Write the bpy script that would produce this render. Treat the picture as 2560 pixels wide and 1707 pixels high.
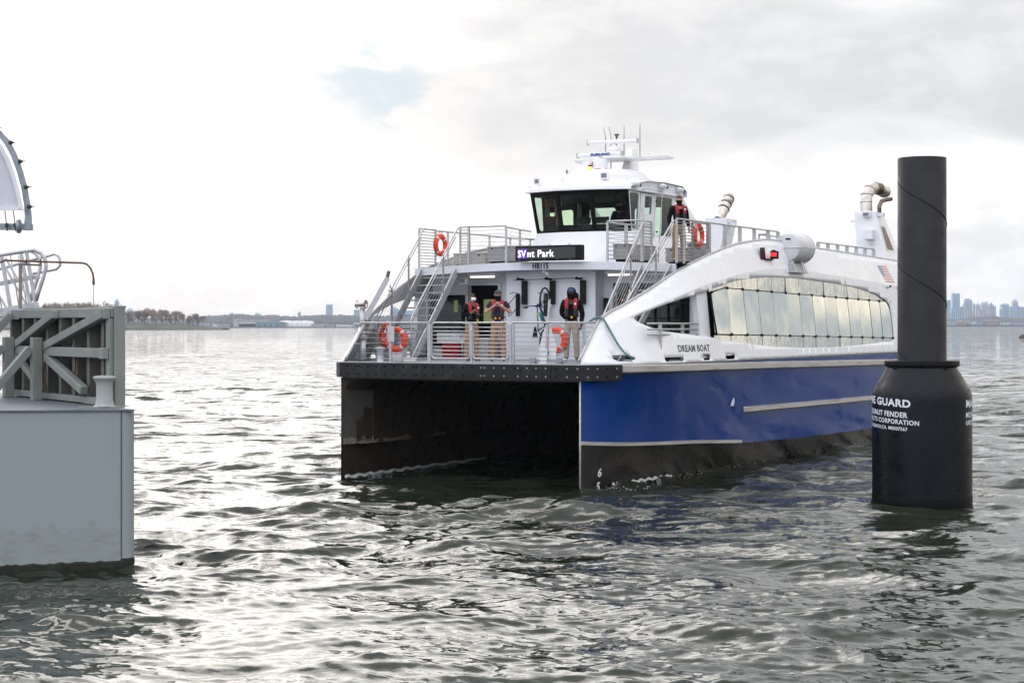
import bpy, bmesh, math, random
import numpy as np
from mathutils import Vector, Matrix
from mathutils.geometry import delaunay_2d_cdt
PI = math.pi
R = math.radians
for o in list(bpy.data.objects): bpy.data.objects.remove(o)
scene = bpy.context.scene
col = scene.collection

# ------------------------------------------------------------------ camera
CAMH = 3.6
cd = bpy.data.cameras.new('camera'); cam = bpy.data.objects.new('camera', cd); col.objects.link(cam)
cam.location = (0, 0, CAMH); cam.rotation_euler = (R(90), 0, 0)
cd.sensor_width = 36; cd.lens = 61.17; cd.shift_y = -0.0166
cd.clip_start = 0.1; cd.clip_end = 30000
scene.camera = cam

# ------------------------------------------------------------------ exposure
scene.view_settings.view_transform = 'Standard'; scene.view_settings.look = 'None'
scene.view_settings.exposure = 0.42; scene.view_settings.gamma = 1
scene.view_settings.use_curve_mapping = False
scene.cycles.max_bounces = 8; scene.cycles.diffuse_bounces = 3; scene.cycles.glossy_bounces = 4
scene.cycles.transmission_bounces = 4; scene.cycles.transparent_max_bounces = 8; scene.cycles.volume_bounces = 0
scene.cycles.caustics_reflective = False; scene.cycles.caustics_refractive = False
scene.cycles.use_denoising = True
scene.cycles.sample_clamp_indirect = 6

# ------------------------------------------------------------------ world: nishita sky under a procedural cloud sheet
SUN_AZ, SUN_EL = R(-16), R(24)          # azimuth from +Y towards +X
world = bpy.data.worlds.new('World'); scene.world = world; world.use_nodes = True
nt = world.node_tree; nt.nodes.clear()
def N(t, **k):
    n = nt.nodes.new(t)
    for a, b in k.items(): setattr(n, a, b)
    return n
def L(a, b): nt.links.new(a, b)
def M(op, a, b=None, c=None, clamp=False):
    n = N('ShaderNodeMath', operation=op, use_clamp=clamp)
    for i, x in enumerate((a, b, c)):
        if x is None: continue
        if isinstance(x, (int, float)): n.inputs[i].default_value = x
        else: L(x, n.inputs[i])
    return n.outputs[0]
def sstep(x, lo, hi):
    n = N('ShaderNodeMapRange', interpolation_type='SMOOTHSTEP')
    L(x, n.inputs[0]); n.inputs[1].default_value = lo; n.inputs[2].default_value = hi
    return n.outputs[0]
def mixc(f, a, b):
    n = N('ShaderNodeMix', data_type='RGBA')
    if isinstance(f, (int, float)): n.inputs[0].default_value = f
    else: L(f, n.inputs[0])
    for i, x in ((6, a), (7, b)):
        if isinstance(x, tuple): n.inputs[i].default_value = (*x, 1)
        else: L(x, n.inputs[i])
    return n.outputs[2]
tc = N('ShaderNodeTexCoord'); sep = N('ShaderNodeSeparateXYZ'); L(tc.outputs['Generated'], sep.inputs[0])
X, Y, Z = sep.outputs
az = M('ARCTAN2', X, Y)                              # radians, 0 = north (ahead)
el = M('ARCSINE', Z)
zz = M('ADD', M('MAXIMUM', Z, 0.0), 0.10)
cb = N('ShaderNodeCombineXYZ'); L(M('DIVIDE', X, zz), cb.inputs[0]); L(M('DIVIDE', Y, zz), cb.inputs[1])
def noise(vec, scale, det=6, rough=0.55, dist=0.0, sc3=(1, 1, 1)):
    mp = N('ShaderNodeMapping'); L(vec, mp.inputs[0]); mp.inputs['Scale'].default_value = sc3
    n = N('ShaderNodeTexNoise'); L(mp.outputs[0], n.inputs['Vector'])
    n.inputs['Scale'].default_value = scale; n.inputs['Detail'].default_value = det
    n.inputs['Roughness'].default_value = rough; n.inputs['Distortion'].default_value = dist
    return n.outputs[0]
cb2 = N('ShaderNodeCombineXYZ'); L(az, cb2.inputs[0]); L(M('MULTIPLY', el, 2.2), cb2.inputs[1])
n1 = noise(cb2.outputs[0], 6.0, 8, 0.5, 0.5, (0.75, 1.15, 1))
n2 = noise(cb.outputs[0], 0.55, 6, 0.5, 0.3)
nA = noise(cb2.outputs[0], 22.0, 6, 0.6, 0.2)
# bright glow round the hidden sun
ang = M('ADD', M('POWER', M('MULTIPLY', M('SUBTRACT', az, SUN_AZ), 1.0), 2.0), M('POWER', M('MULTIPLY', M('SUBTRACT', el, SUN_EL), 1.0), 2.0))
glow = M('EXPONENT', M('MULTIPLY', ang, -13.0))
base = mixc(sstep(el, 0.14, 0.42), (9.2, 9.05, 9.0), (16.0, 16.1, 16.4))
base = mixc(M('MULTIPLY', glow, 0.9, clamp=True), base, (17.5, 17.0, 16.6))
# back half of the sky: cooler, brighter cloud that lights the fronts
back = sstep(M('MULTIPLY', Y, -1.0), -0.30, 0.5)
base = mixc(back, base, (17.5, 18.2, 20.2))
# grey sheets, heavier to the upper right
bx = M('MULTIPLY', sstep(az, -0.13, 0.06), M('MULTIPLY', sstep(el, 0.075, 0.115), M('SUBTRACT', 1.0, M('MULTIPLY', sstep(el, 0.15, 0.20), 0.55))))
gm = sstep(M('ADD', M('MULTIPLY', n1, 1.15), M('MULTIPLY', bx, 0.34)), 0.49, 0.86)
gm = M('MULTIPLY', M('MULTIPLY', gm, sstep(el, 0.03, 0.09)), M('SUBTRACT', 1.0, M('MULTIPLY', sstep(el, 0.19, 0.30), 0.8)))
base = mixc(M('MULTIPLY', gm, 0.95), base, (5.1, 5.12, 5.25))
# soft streaks of lighter and darker cloud everywhere
st = sstep(M('ADD', M('MULTIPLY', nA, 0.5), M('MULTIPLY', n1, 0.5)), 0.44, 0.60)
base = mixc(M('MULTIPLY', st, 0.80), base, (6.75, 6.7, 6.7))
# right of the view: slate sheets with cream light between them
side = M('MULTIPLY', sstep(az, 0.42, 0.62), M('SUBTRACT', 1.0, sstep(az, 1.7, 2.2)))
cb3 = N('ShaderNodeCombineXYZ'); L(M('MULTIPLY', az, 1.5), cb3.inputs[0]); L(M('ADD', M('MULTIPLY', el, 3.2), M('MULTIPLY', az, -1.0)), cb3.inputs[1])
n3 = noise(cb3.outputs[0], 3.6, 4, 0.45, 0.3)
slate = mixc(sstep(n3, 0.46, 0.58), (4.4, 4.8, 5.0), (14.0, 12.3, 9.8))
base = mixc(M('MULTIPLY', side, 0.9), base, slate)
# the small torn gap of pale blue
dx = M('SUBTRACT', M('ADD', az, M('MULTIPLY', M('SUBTRACT', nA, 0.5), 0.10)), -0.078)
dy = M('SUBTRACT', M('ADD', el, M('MULTIPLY', M('SUBTRACT', nA, 0.5), -0.07)), 0.137)
rr = M('ADD', M('POWER', M('DIVIDE', dx, 0.023), 2.0), M('POWER', M('DIVIDE', dy, 0.018), 2.0))
hole = M('SUBTRACT', 1.0, sstep(rr, 0.0, 2.2))
base = mixc(M('MULTIPLY', hole, 0.95), base, (4.0, 5.0, 5.8))
sky = N('ShaderNodeTexSky', sky_type='NISHITA', sun_disc=False)
sky.sun_elevation = SUN_EL; sky.sun_rotation = SUN_AZ; sky.air_density = 1.0; sky.dust_density = 2.0
fin = mixc(0.93, sky.outputs[0], base)
low = sstep(el, -0.25, -0.005)
fin = mixc(low, (2.0, 2.1, 2.1), fin)
bg = N('ShaderNodeBackground'); L(fin, bg.inputs[0]); bg.inputs[1].default_value = 0.1
wo = N('ShaderNodeOutputWorld'); L(bg.outputs[0], wo.inputs[0])

# ------------------------------------------------------------------ sun (veiled by cloud, ahead and a little left)
sl = bpy.data.lights.new('sun', 'SUN'); sl.energy = 0.6; sl.angle = R(40); sl.color = (1.0, 0.94, 0.87)
so = bpy.data.objects.new('sun', sl); col.objects.link(so)
sd = Vector((math.sin(SUN_AZ)*math.cos(SUN_EL), math.cos(SUN_AZ)*math.cos(SUN_EL), math.sin(SUN_EL)))
so.rotation_euler = sd.to_track_quat('Z', 'Y').to_euler(); so.location = (0, 0, 60)

# ------------------------------------------------------------------ materials
def srgb(r, g, b):
    f = lambda c: (c/255/12.92 if c/255 <= 0.04045 else ((c/255+0.055)/1.055)**2.4)
    return (f(r), f(g), f(b))
def mat(name, c, rough=0.5, metal=0.0, c2=None, ns=2.0, amt=0.5, bump=0.0, bs=20.0, spec=0.5, sc3=(1, 1, 1), lo=0.45, hi=0.7,
        emit=None, es=0, coat=0, rvar=0.0, coord='Object', bdist=0.01):
    m = bpy.data.materials.new(name); m.use_nodes = True; t = m.node_tree
    b = t.nodes['Principled BSDF']
    b.inputs['Base Color'].default_value = (*c, 1); b.inputs['Roughness'].default_value = rough
    b.inputs['Metallic'].default_value = metal; b.inputs['Specular IOR Level'].default_value = spec
    b.inputs['Coat Weight'].default_value = coat
    if emit: b.inputs['Emission Color'].default_value = (*emit, 1); b.inputs['Emission Strength'].default_value = es
    tcn = t.nodes.new('ShaderNodeTexCoord'); mp = t.nodes.new('ShaderNodeMapping'); mp.inputs['Scale'].default_value = sc3
    t.links.new(tcn.outputs[coord], mp.inputs[0])
    def nz(s, d=5):
        n = t.nodes.new('ShaderNodeTexNoise'); n.inputs['Scale'].default_value = s; n.inputs['Detail'].default_value = d
        n.inputs['Roughness'].default_value = 0.6; t.links.new(mp.outputs[0], n.inputs['Vector']); return n.outputs[0]
    def ms(x, a, bb, o0=0.0, o1=1.0):
        n = t.nodes.new('ShaderNodeMapRange'); n.interpolation_type = 'SMOOTHSTEP'; t.links.new(x, n.inputs[0])
        n.inputs[1].default_value = a; n.inputs[2].default_value = bb; n.inputs[3].default_value = o0; n.inputs[4].default_value = o1
        return n.outputs[0]
    if c2 is None: c2 = tuple(x*0.82 for x in c); amt_ = amt*0.6
    else: amt_ = amt
    mx = t.nodes.new('ShaderNodeMix'); mx.data_type = 'RGBA'
    t.links.new(ms(nz(ns), lo, hi, 0, amt_), mx.inputs[0]); mx.inputs[6].default_value = (*c, 1); mx.inputs[7].default_value = (*c2, 1)
    t.links.new(mx.outputs[2], b.inputs['Base Color'])
    t.links.new(ms(nz(ns*2.3), 0.3, 0.7, max(rough-0.06-rvar, 0.02), min(rough+0.10+rvar, 1)), b.inputs['Roughness'])
    if bump:
        bp = t.nodes.new('ShaderNodeBump'); bp.inputs['Strength'].default_value = bump; bp.inputs['Distance'].default_value = bdist
        t.links.new(nz(bs, 3), bp.inputs['Height']); t.links.new(bp.outputs[0], b.inputs['Normal'])
    m['bsdf'] = 1
    return m
MT = {}
MT['white'] = mat('white_paint', (0.84, 0.84, 0.86), 0.26, c2=(0.76, 0.75, 0.74), ns=0.9, amt=0.3)
MT['white2'] = mat('white_paint_flat', (0.78, 0.78, 0.80), 0.4, c2=(0.6, 0.59, 0.57), ns=2.5, amt=0.35)
MT['bulk'] = mat('bulkhead_paint', (0.72, 0.74, 0.78), 0.4, c2=(0.62, 0.63, 0.65), ns=1.5, amt=0.4)
MT['blue'] = mat('blue_hull_paint', (0.0006, 0.040, 0.225), 0.11, c2=(0.002, 0.05, 0.21), ns=0.8, amt=0.6, bump=0.14, bs=1.0, spec=.38, bdist=0.025, rvar=0.02)
MT['boot'] = mat('black_antifouling', (0.014, 0.012, 0.011), 0.2, c2=(0.024, 0.021, 0.018), ns=1.0, amt=0.6, bump=0.12, bs=1.5, bdist=0.03)
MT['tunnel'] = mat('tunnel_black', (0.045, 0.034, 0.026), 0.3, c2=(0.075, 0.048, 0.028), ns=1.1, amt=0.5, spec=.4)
MT['bowplate'] = mat('bow_plate_lit_tone', (0.085, 0.075, 0.066), 0.45, c2=(0.05, 0.036, 0.024), ns=2.0, amt=0.7, sc3=(1, 1, .5))  # tunnel colour brightened to carry the sky light on the bow plate
MT['darkstain'] = mat('dark_rust', (0.022, 0.013, 0.007), 0.6, c2=(0.05, 0.032, 0.016), ns=5, amt=.8, sc3=(1, 1, .3))
MT['stain'] = mat('stain_rust', (0.22, 0.19, 0.15), 0.6, c2=(0.06, 0.035, 0.018), ns=4.0, amt=0.9, sc3=(1, 1, 0.35))
MT['alu'] = mat('bare_aluminium', (0.56, 0.56, 0.58), 0.42, 0.55, c2=(0.38, 0.36, 0.34), ns=6, amt=0.5)
MT['alud'] = mat('dull_aluminium', (0.36, 0.36, 0.38), 0.5, 0.3, c2=(0.22, 0.21, 0.20), ns=5, amt=0.5)
MT['alurail'] = mat('rail_aluminium', (0.50, 0.50, 0.51), 0.4, 0.5, c2=(0.30, 0.27, 0.24), ns=8, amt=0.5)
MT['rub'] = mat('rub_rail_metal', (0.52, 0.49, 0.46), 0.42, 0.35, c2=(0.26, 0.23, 0.20), ns=2.2, amt=0.7, sc3=(1, 0.4, 6))
MT['deck'] = mat('deck_grey', (0.30, 0.31, 0.33), 0.7, c2=(0.16, 0.16, 0.16), ns=5, amt=0.6, bump=0.3, bs=60)
MT['rubber'] = mat('black_rubber', (0.010, 0.010, 0.011), 0.45, c2=(0.050, 0.050, 0.054), ns=3.2, amt=0.6, bump=0.3, bs=18, spec=.35, lo=0.5, hi=0.75)
MT['bolt'] = mat('bolt_metal', (0.35, 0.33, 0.30), 0.4, 0.6)
MT['hole'] = mat('dark_recess', (0.002, 0.002, 0.002), 0.8, spec=.1)
MT['black'] = mat('black_paint', (0.003, 0.003, 0.0035), 0.45, c2=(0.007, 0.007, 0.007), ns=5, spec=.2)
MT['glass'] = mat('mirror_glass', (0.68, 0.70, 0.66), 0.03, 0.92, c2=(0.62, 0.64, 0.60), ns=0.6, amt=0.5, bump=0.02, bs=0.9, bdist=0.05)
MT['glassrough'] = mat('reflective_strip_glass', (0.66, 0.66, 0.60), 0.06, 0.85, c2=(0.48, 0.49, 0.44), ns=4, amt=0.8, bump=0.5, bs=3.0, sc3=(1, 1.6, 0.35), bdist=0.05)
MT['darkglass'] = mat('dark_tinted_glass', (0.010, 0.014, 0.012), 0.04, spec=0.5, c2=(0.02, 0.03, 0.022), ns=1)
MT['ring'] = mat('orange_ring', (0.85, 0.060, 0.006), 0.5, c2=(0.65, 0.05, 0.008), ns=6, amt=0.6, bump=0.2, bs=30)
MT['tape'] = mat('reflective_tape', (0.62, 0.60, 0.58), 0.35, 0.2)
MT['red'] = mat('red_cabinet', (0.42, 0.012, 0.016), 0.35)
MT['rope'] = mat('green_rope', (0.10, 0.20, 0.20), 0.8, c2=(0.30, 0.36, 0.34), ns=40, amt=0.7, bump=0.8, bs=120)
MT['darkrope'] = mat('dark_line', (0.03, 0.03, 0.03), 0.8)
MT['skin_a'] = mat('skin_brown', (0.22, 0.11, 0.07), 0.5)
MT['skin_b'] = mat('skin_light', (0.52, 0.29, 0.20), 0.5)
MT['skin_c'] = mat('skin_dark', (0.07, 0.035, 0.022), 0.5)
MT['blackcloth'] = mat('black_cloth', (0.004, 0.004, 0.005), 0.8, c2=(0.010, 0.010, 0.011), ns=9, spec=.15, amt=0.7, bump=0.5, bs=14, bdist=0.02)
MT['navy'] = mat('navy_cloth', (0.014, 0.016, 0.040), 0.8, c2=(0.03, 0.032, 0.06), ns=9, amt=0.6, bump=0.5, bs=14, bdist=0.02)
MT['khaki'] = mat('khaki_cloth', (0.36, 0.20, 0.10), 0.85, c2=(0.24, 0.13, 0.07), ns=9, amt=0.7, bump=0.5, bs=14, bdist=0.02)
MT['khaki2'] = mat('stone_cloth', (0.40, 0.33, 0.27), 0.85, c2=(0.26, 0.21, 0.17), ns=9, amt=0.7, bump=0.5, bs=14, bdist=0.02)
MT['redvest'] = mat('red_vest', (0.36, 0.008, 0.016), 0.6)
MT['greyvest'] = mat('grey_vest', (0.025, 0.025, 0.028), 0.6)
MT['yellow'] = mat('yellow_tab', (0.8, 0.5, 0.01), 0.5)
MT['orange'] = mat('orange_tab', (0.85, 0.16, 0.02), 0.5)
MT['maskw'] = mat('white_mask', (0.80, 0.80, 0.80), 0.7)
MT['shoe'] = mat('shoe', (0.03, 0.025, 0.02), 0.6)
MT['shoew'] = mat('pale_shoe', (0.5, 0.5, 0.5), 0.6)
MT['hair'] = mat('brown_hair', (0.05, 0.028, 0.018), 0.7)
MT['cap'] = mat('blue_cap', (0.015, 0.04, 0.13), 0.7)
MT['beanie'] = mat('grey_beanie', (0.05, 0.055, 0.06), 0.9, bump=0.5, bs=30)
MT['txtblack'] = mat('lettering_black', (0.02, 0.02, 0.022), 0.4)
MT['txtgrey'] = mat('lettering_charcoal', (0.05, 0.055, 0.08), 0.4)
MT['txtblue'] = mat('lettering_blue', (0.01, 0.05, 0.26), 0.4)
MT['txtwhite'] = mat('lettering_white', (0.80, 0.84, 0.90), 0.6, c2=(0.45, 0.48, 0.52), ns=25, amt=0.5)
MT['led'] = mat('lit_led_white', (0.8, 0.8, 0.8), 0.5, emit=(1, 1, 1), es=1.0)
MT['ledp'] = mat('lit_led_purple', (0.05, 0.02, 0.2), 0.5, emit=(0.085, 0.022, 0.42), es=0.9)
MT['screen'] = mat('sign_screen', (0.022, 0.022, 0.024), 0.35, c2=(0.03, 0.03, 0.03), ns=2)
MT['tube'] = mat('lit_tube', (1, 1, 1), 0.5, emit=(1.0, 0.93, 0.82), es=0.85)
MT['amber'] = mat('lit_amber', (0.7, 0.2, 0.03), 0.3, emit=(1.0, 0.32, 0.05), es=2.5)
MT['redlamp'] = mat('lit_red', (0.5, 0.0, 0.0), 0.3, emit=(1.0, 0.02, 0.02), es=1.3)
MT['steel'] = mat('exhaust_steel', (0.62, 0.58, 0.54), 0.30, 0.9, c2=(0.36, 0.28, 0.20), ns=4, amt=0.7)
MT['burnt'] = mat('burnt_steel', (0.20, 0.15, 0.11), 0.4, 0.8, c2=(0.07, 0.05, 0.04), ns=5, amt=0.8)
MT['raft'] = mat('raft_canister', (0.66, 0.66, 0.68), 0.38, c2=(0.5, 0.49, 0.47), ns=3, amt=0.5)
MT['flagr'] = mat('flag_red', (0.70, 0.26, 0.24), 0.5)
MT['flagb'] = mat('flag_blue', (0.30, 0.34, 0.52), 0.5)
MT['tread'] = mat('stair_tread', (0.36, 0.36, 0.38), 0.6, 0.3, c2=(0.2, 0.2, 0.2), ns=7)
MT['lens'] = mat('lamp_lens', (0.16, 0.18, 0.18), 0.15)
MT['yellowrefl'] = mat('painted_yellow_reflection', (0.42, 0.46, 0.16), 0.4)  # flat yellow colour standing in for reflections in dark glass
MT['pile'] = mat('black_pile_sleeve', (0.008, 0.008, 0.0095), 0.5, c2=(0.013, 0.012, 0.014), ns=1.5, amt=0.8, bump=0.12, bs=4, spec=.35)
MT['donut'] = mat('donut_skin', (0.004, 0.004, 0.007), 0.32, c2=(0.008, 0.008, 0.012), ns=1.3, amt=0.7, bump=0.06, bs=3, spec=.22, rvar=0.04)
MT['wetblack'] = mat('wet_black_band', (0.002, 0.002, 0.002), 0.5, spec=.15)

# ------------------------------------------------------------------ mesh helpers
class MB:
    def __init__(s): s.v = []; s.f = []; s.smooth = []
    def add(s, vs, fs, sm=False):
        k = len(s.v); s.v += [tuple(p) for p in vs]
        for f in fs: s.f.append([k+i for i in f]); s.smooth.append(sm)
        return s
    def box(s, a, b):
        (x0, y0, z0), (x1, y1, z1) = [tuple(min(a[i], b[i]) for i in range(3)), tuple(max(a[i], b[i]) for i in range(3))]
        return s.add([(x0,y0,z0),(x1,y0,z0),(x1,y1,z0),(x0,y1,z0),(x0,y0,z1),(x1,y0,z1),(x1,y1,z1),(x0,y1,z1)],
                     [(0,3,2,1),(4,5,6,7),(0,1,5,4),(1,2,6,5),(2,3,7,6),(3,0,4,7)])
    def hexa(s, p):     # 8 points, bottom ring then top ring
        return s.add(p, [(0,3,2,1),(4,5,6,7),(0,1,5,4),(1,2,6,5),(2,3,7,6),(3,0,4,7)])
    def bar(s, p, q, w, h, up=(0,0,1)):
        p, q = Vector(p), Vector(q); d = (q-p).normalized(); u = Vector(up)
        if abs(d.dot(u)) > 0.98: u = Vector((0,1,0))
        sx = d.cross(u).normalized()*w/2; sy = d.cross(sx).normalized()*h/2
        return s.hexa([p-sx-sy, p+sx-sy, p+sx+sy, p-sx+sy, q-sx-sy, q+sx-sy, q+sx+sy, q-sx+sy])
    def tube(s, pts, r, n=8, caps=True):
        pts = [Vector(p) for p in pts]; rs = r if isinstance(r, (list, tuple)) else [r]*len(pts)
        rings = []; prev = None
        for i, p in enumerate(pts):
            if i == 0: d = pts[1]-pts[0]
            elif i == len(pts)-1: d = pts[-1]-pts[-2]
            else: d = (pts[i+1]-p).normalized()+(p-pts[i-1]).normalized()
            d.normalize()
            a = prev if prev is not None else (Vector((0,0,1)) if abs(d.z) < 0.9 else Vector((1,0,0)))
            x = (a-d*a.dot(d)).normalized(); prev = x; y = d.cross(x)
            rings.append([p+(x*math.cos(2*PI*k/n)+y*math.sin(2*PI*k/n))*rs[i] for k in range(n)])
        k0 = len(s.v)
        for rg in rings: s.v += [tuple(q) for q in rg]
        for i in range(len(rings)-1):
            for k in range(n):
                s.f.append([k0+i*n+k, k0+i*n+(k+1)%n, k0+(i+1)*n+(k+1)%n, k0+(i+1)*n+k]); s.smooth.append(True)
        if caps:
            s.f.append([k0+k for k in range(n)][::-1]); s.smooth.append(False)
            s.f.append([k0+(len(rings)-1)*n+k for k in range(n)]); s.smooth.append(False)
        return s
    def lathe(s, prof, c=(0,0,0), n=32, axis='z', sm=True):   # prof: (r, h)
        k0 = len(s.v)
        for r, h in prof:
            for k in range(n):
                a = 2*PI*k/n; x, y = r*math.cos(a), r*math.sin(a)
                p = (x, y, h) if axis == 'z' else ((x, h, y) if axis == 'y' else (h, x, y))
                s.v.append((c[0]+p[0], c[1]+p[1], c[2]+p[2]))
        for i in range(len(prof)-1):
            for k in range(n):
                s.f.append([k0+i*n+k, k0+i*n+(k+1)%n, k0+(i+1)*n+(k+1)%n, k0+(i+1)*n+k]); s.smooth.append(sm)
        return s
    def loft(s, rows, closed=False, sm=True):
        n = len(rows[0]); k0 = len(s.v)
        for r in rows: s.v += [tuple(p) for p in r]
        for i in range(len(rows)-1):
            for k in range(n if closed else n-1):
                s.f.append([k0+i*n+k, k0+i*n+(k+1)%n, k0+(i+1)*n+(k+1)%n, k0+(i+1)*n+k]); s.smooth.append(sm)
        return s
    def prism(s, poly, f0, f1):      # poly in 2-D, f0/f1 map (a,b) -> 3-D
        n = len(poly); k0 = len(s.v)
        s.v += [tuple(f0(a, b)) for a, b in poly]+[tuple(f1(a, b)) for a, b in poly]
        s.f.append([k0+i for i in range(n)][::-1]); s.smooth.append(False)
        s.f.append([k0+n+i for i in range(n)]); s.smooth.append(False)
        for i in range(n): s.f.append([k0+i, k0+(i+1)%n, k0+n+(i+1)%n, k0+n+i]); s.smooth.append(False)
        return s
    def mesh(s, name, m):
        me = bpy.data.meshes.new(name); me.from_pydata(s.v, [], s.f)
        me.polygons.foreach_set('use_smooth', s.smooth); me.materials.append(m); me.update()
        return me
    def build(s, name, m, parent=None, bevel=0, loc=None, rz=None, fixn=True):
        me = s.mesh(name, m)
        if fixn:
            bm = bmesh.new(); bm.from_mesh(me); bmesh.ops.recalc_face_normals(bm, faces=bm.faces); bm.to_mesh(me); bm.free()
        o = bpy.data.objects.new(name, me); col.objects.link(o)
        if parent: o.parent = parent
        if loc is not None: o.location = loc
        if rz is not None: o.rotation_euler = (0, 0, rz)
        if bevel:
            b = o.modifiers.new('bevel', 'BEVEL'); b.width = bevel; b.segments = 2; b.limit_method = 'ANGLE'; b.angle_limit = R(40)
        return o
def sharp_by_angle(o, deg=30):
    me = o.data; bm = bmesh.new(); bm.from_mesh(me)
    for e in bm.edges:
        if len(e.link_faces) == 2 and e.calc_face_angle(0) > R(deg): e.smooth = False
    bm.to_mesh(me); bm.free()
def tag(o, label=None, cat=None, group=None, kind=None):
    if label: o['label'] = label
    if cat: o['category'] = cat
    if group: o['group'] = group
    if kind: o['kind'] = kind
    return o
def empty(name, loc=(0,0,0), rz=0.0, label=None, cat=None, group=None):
    o = bpy.data.objects.new(name, None); col.objects.link(o); o.location = loc; o.rotation_euler = (0, 0, rz)
    o.empty_display_size = 0.2
    return tag(o, label, cat, group)
def kids(o): return [c for c in bpy.data.objects if c.parent == o]
def copy_tree(o, parent=None):
    c = o.copy(); col.objects.link(c); c.parent = parent
    for ch in kids(o): copy_tree(ch, c)
    return c
def arc(c, r, a0, a1, n, f):
    return [f(c[0]+r*math.cos(a0+(a1-a0)*i/n), c[1]+r*math.sin(a0+(a1-a0)*i/n)) for i in range(n+1)]
def text_poly(s, size, bold=0.0, sx=1.0):
    cu = bpy.data.curves.new('txt', 'FONT'); cu.body = s; cu.space_character = 1.08; cu.size = size; cu.offset = bold; cu.resolution_u = 3
    o = bpy.data.objects.new('txt', cu); col.objects.link(o)
    dg = bpy.context.evaluated_depsgraph_get(); dg.update()
    me = o.evaluated_get(dg).to_mesh()
    v = [(p.co.x*sx, p.co.y) for p in me.vertices]; f = [list(p.vertices) for p in me.polygons]
    bpy.data.objects.remove(o); bpy.data.curves.remove(cu)
    return v, f
def text_obj(name, s, size, fn, m, parent, bold=0.0, sx=1.0, align='left'):
    v, f = text_poly(s, size, bold, sx)
    x0, x1 = min(a for a, b in v), max(a for a, b in v)
    off = {'left': 0, 'center': -(x0+x1)/2, 'right': -x1}[align]
    mb = MB(); mb.add([fn(a+off, b) for a, b in v], f)
    return mb.build(name, m, parent, fixn=False)
def interp(x, tb):
    if x <= tb[0][0]: return tb[0][1]
    for (a, b), (c, d) in zip(tb, tb[1:]):
        if x <= c: return b+(d-b)*(x-a)/(c-a)
    return tb[-1][1]

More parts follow.
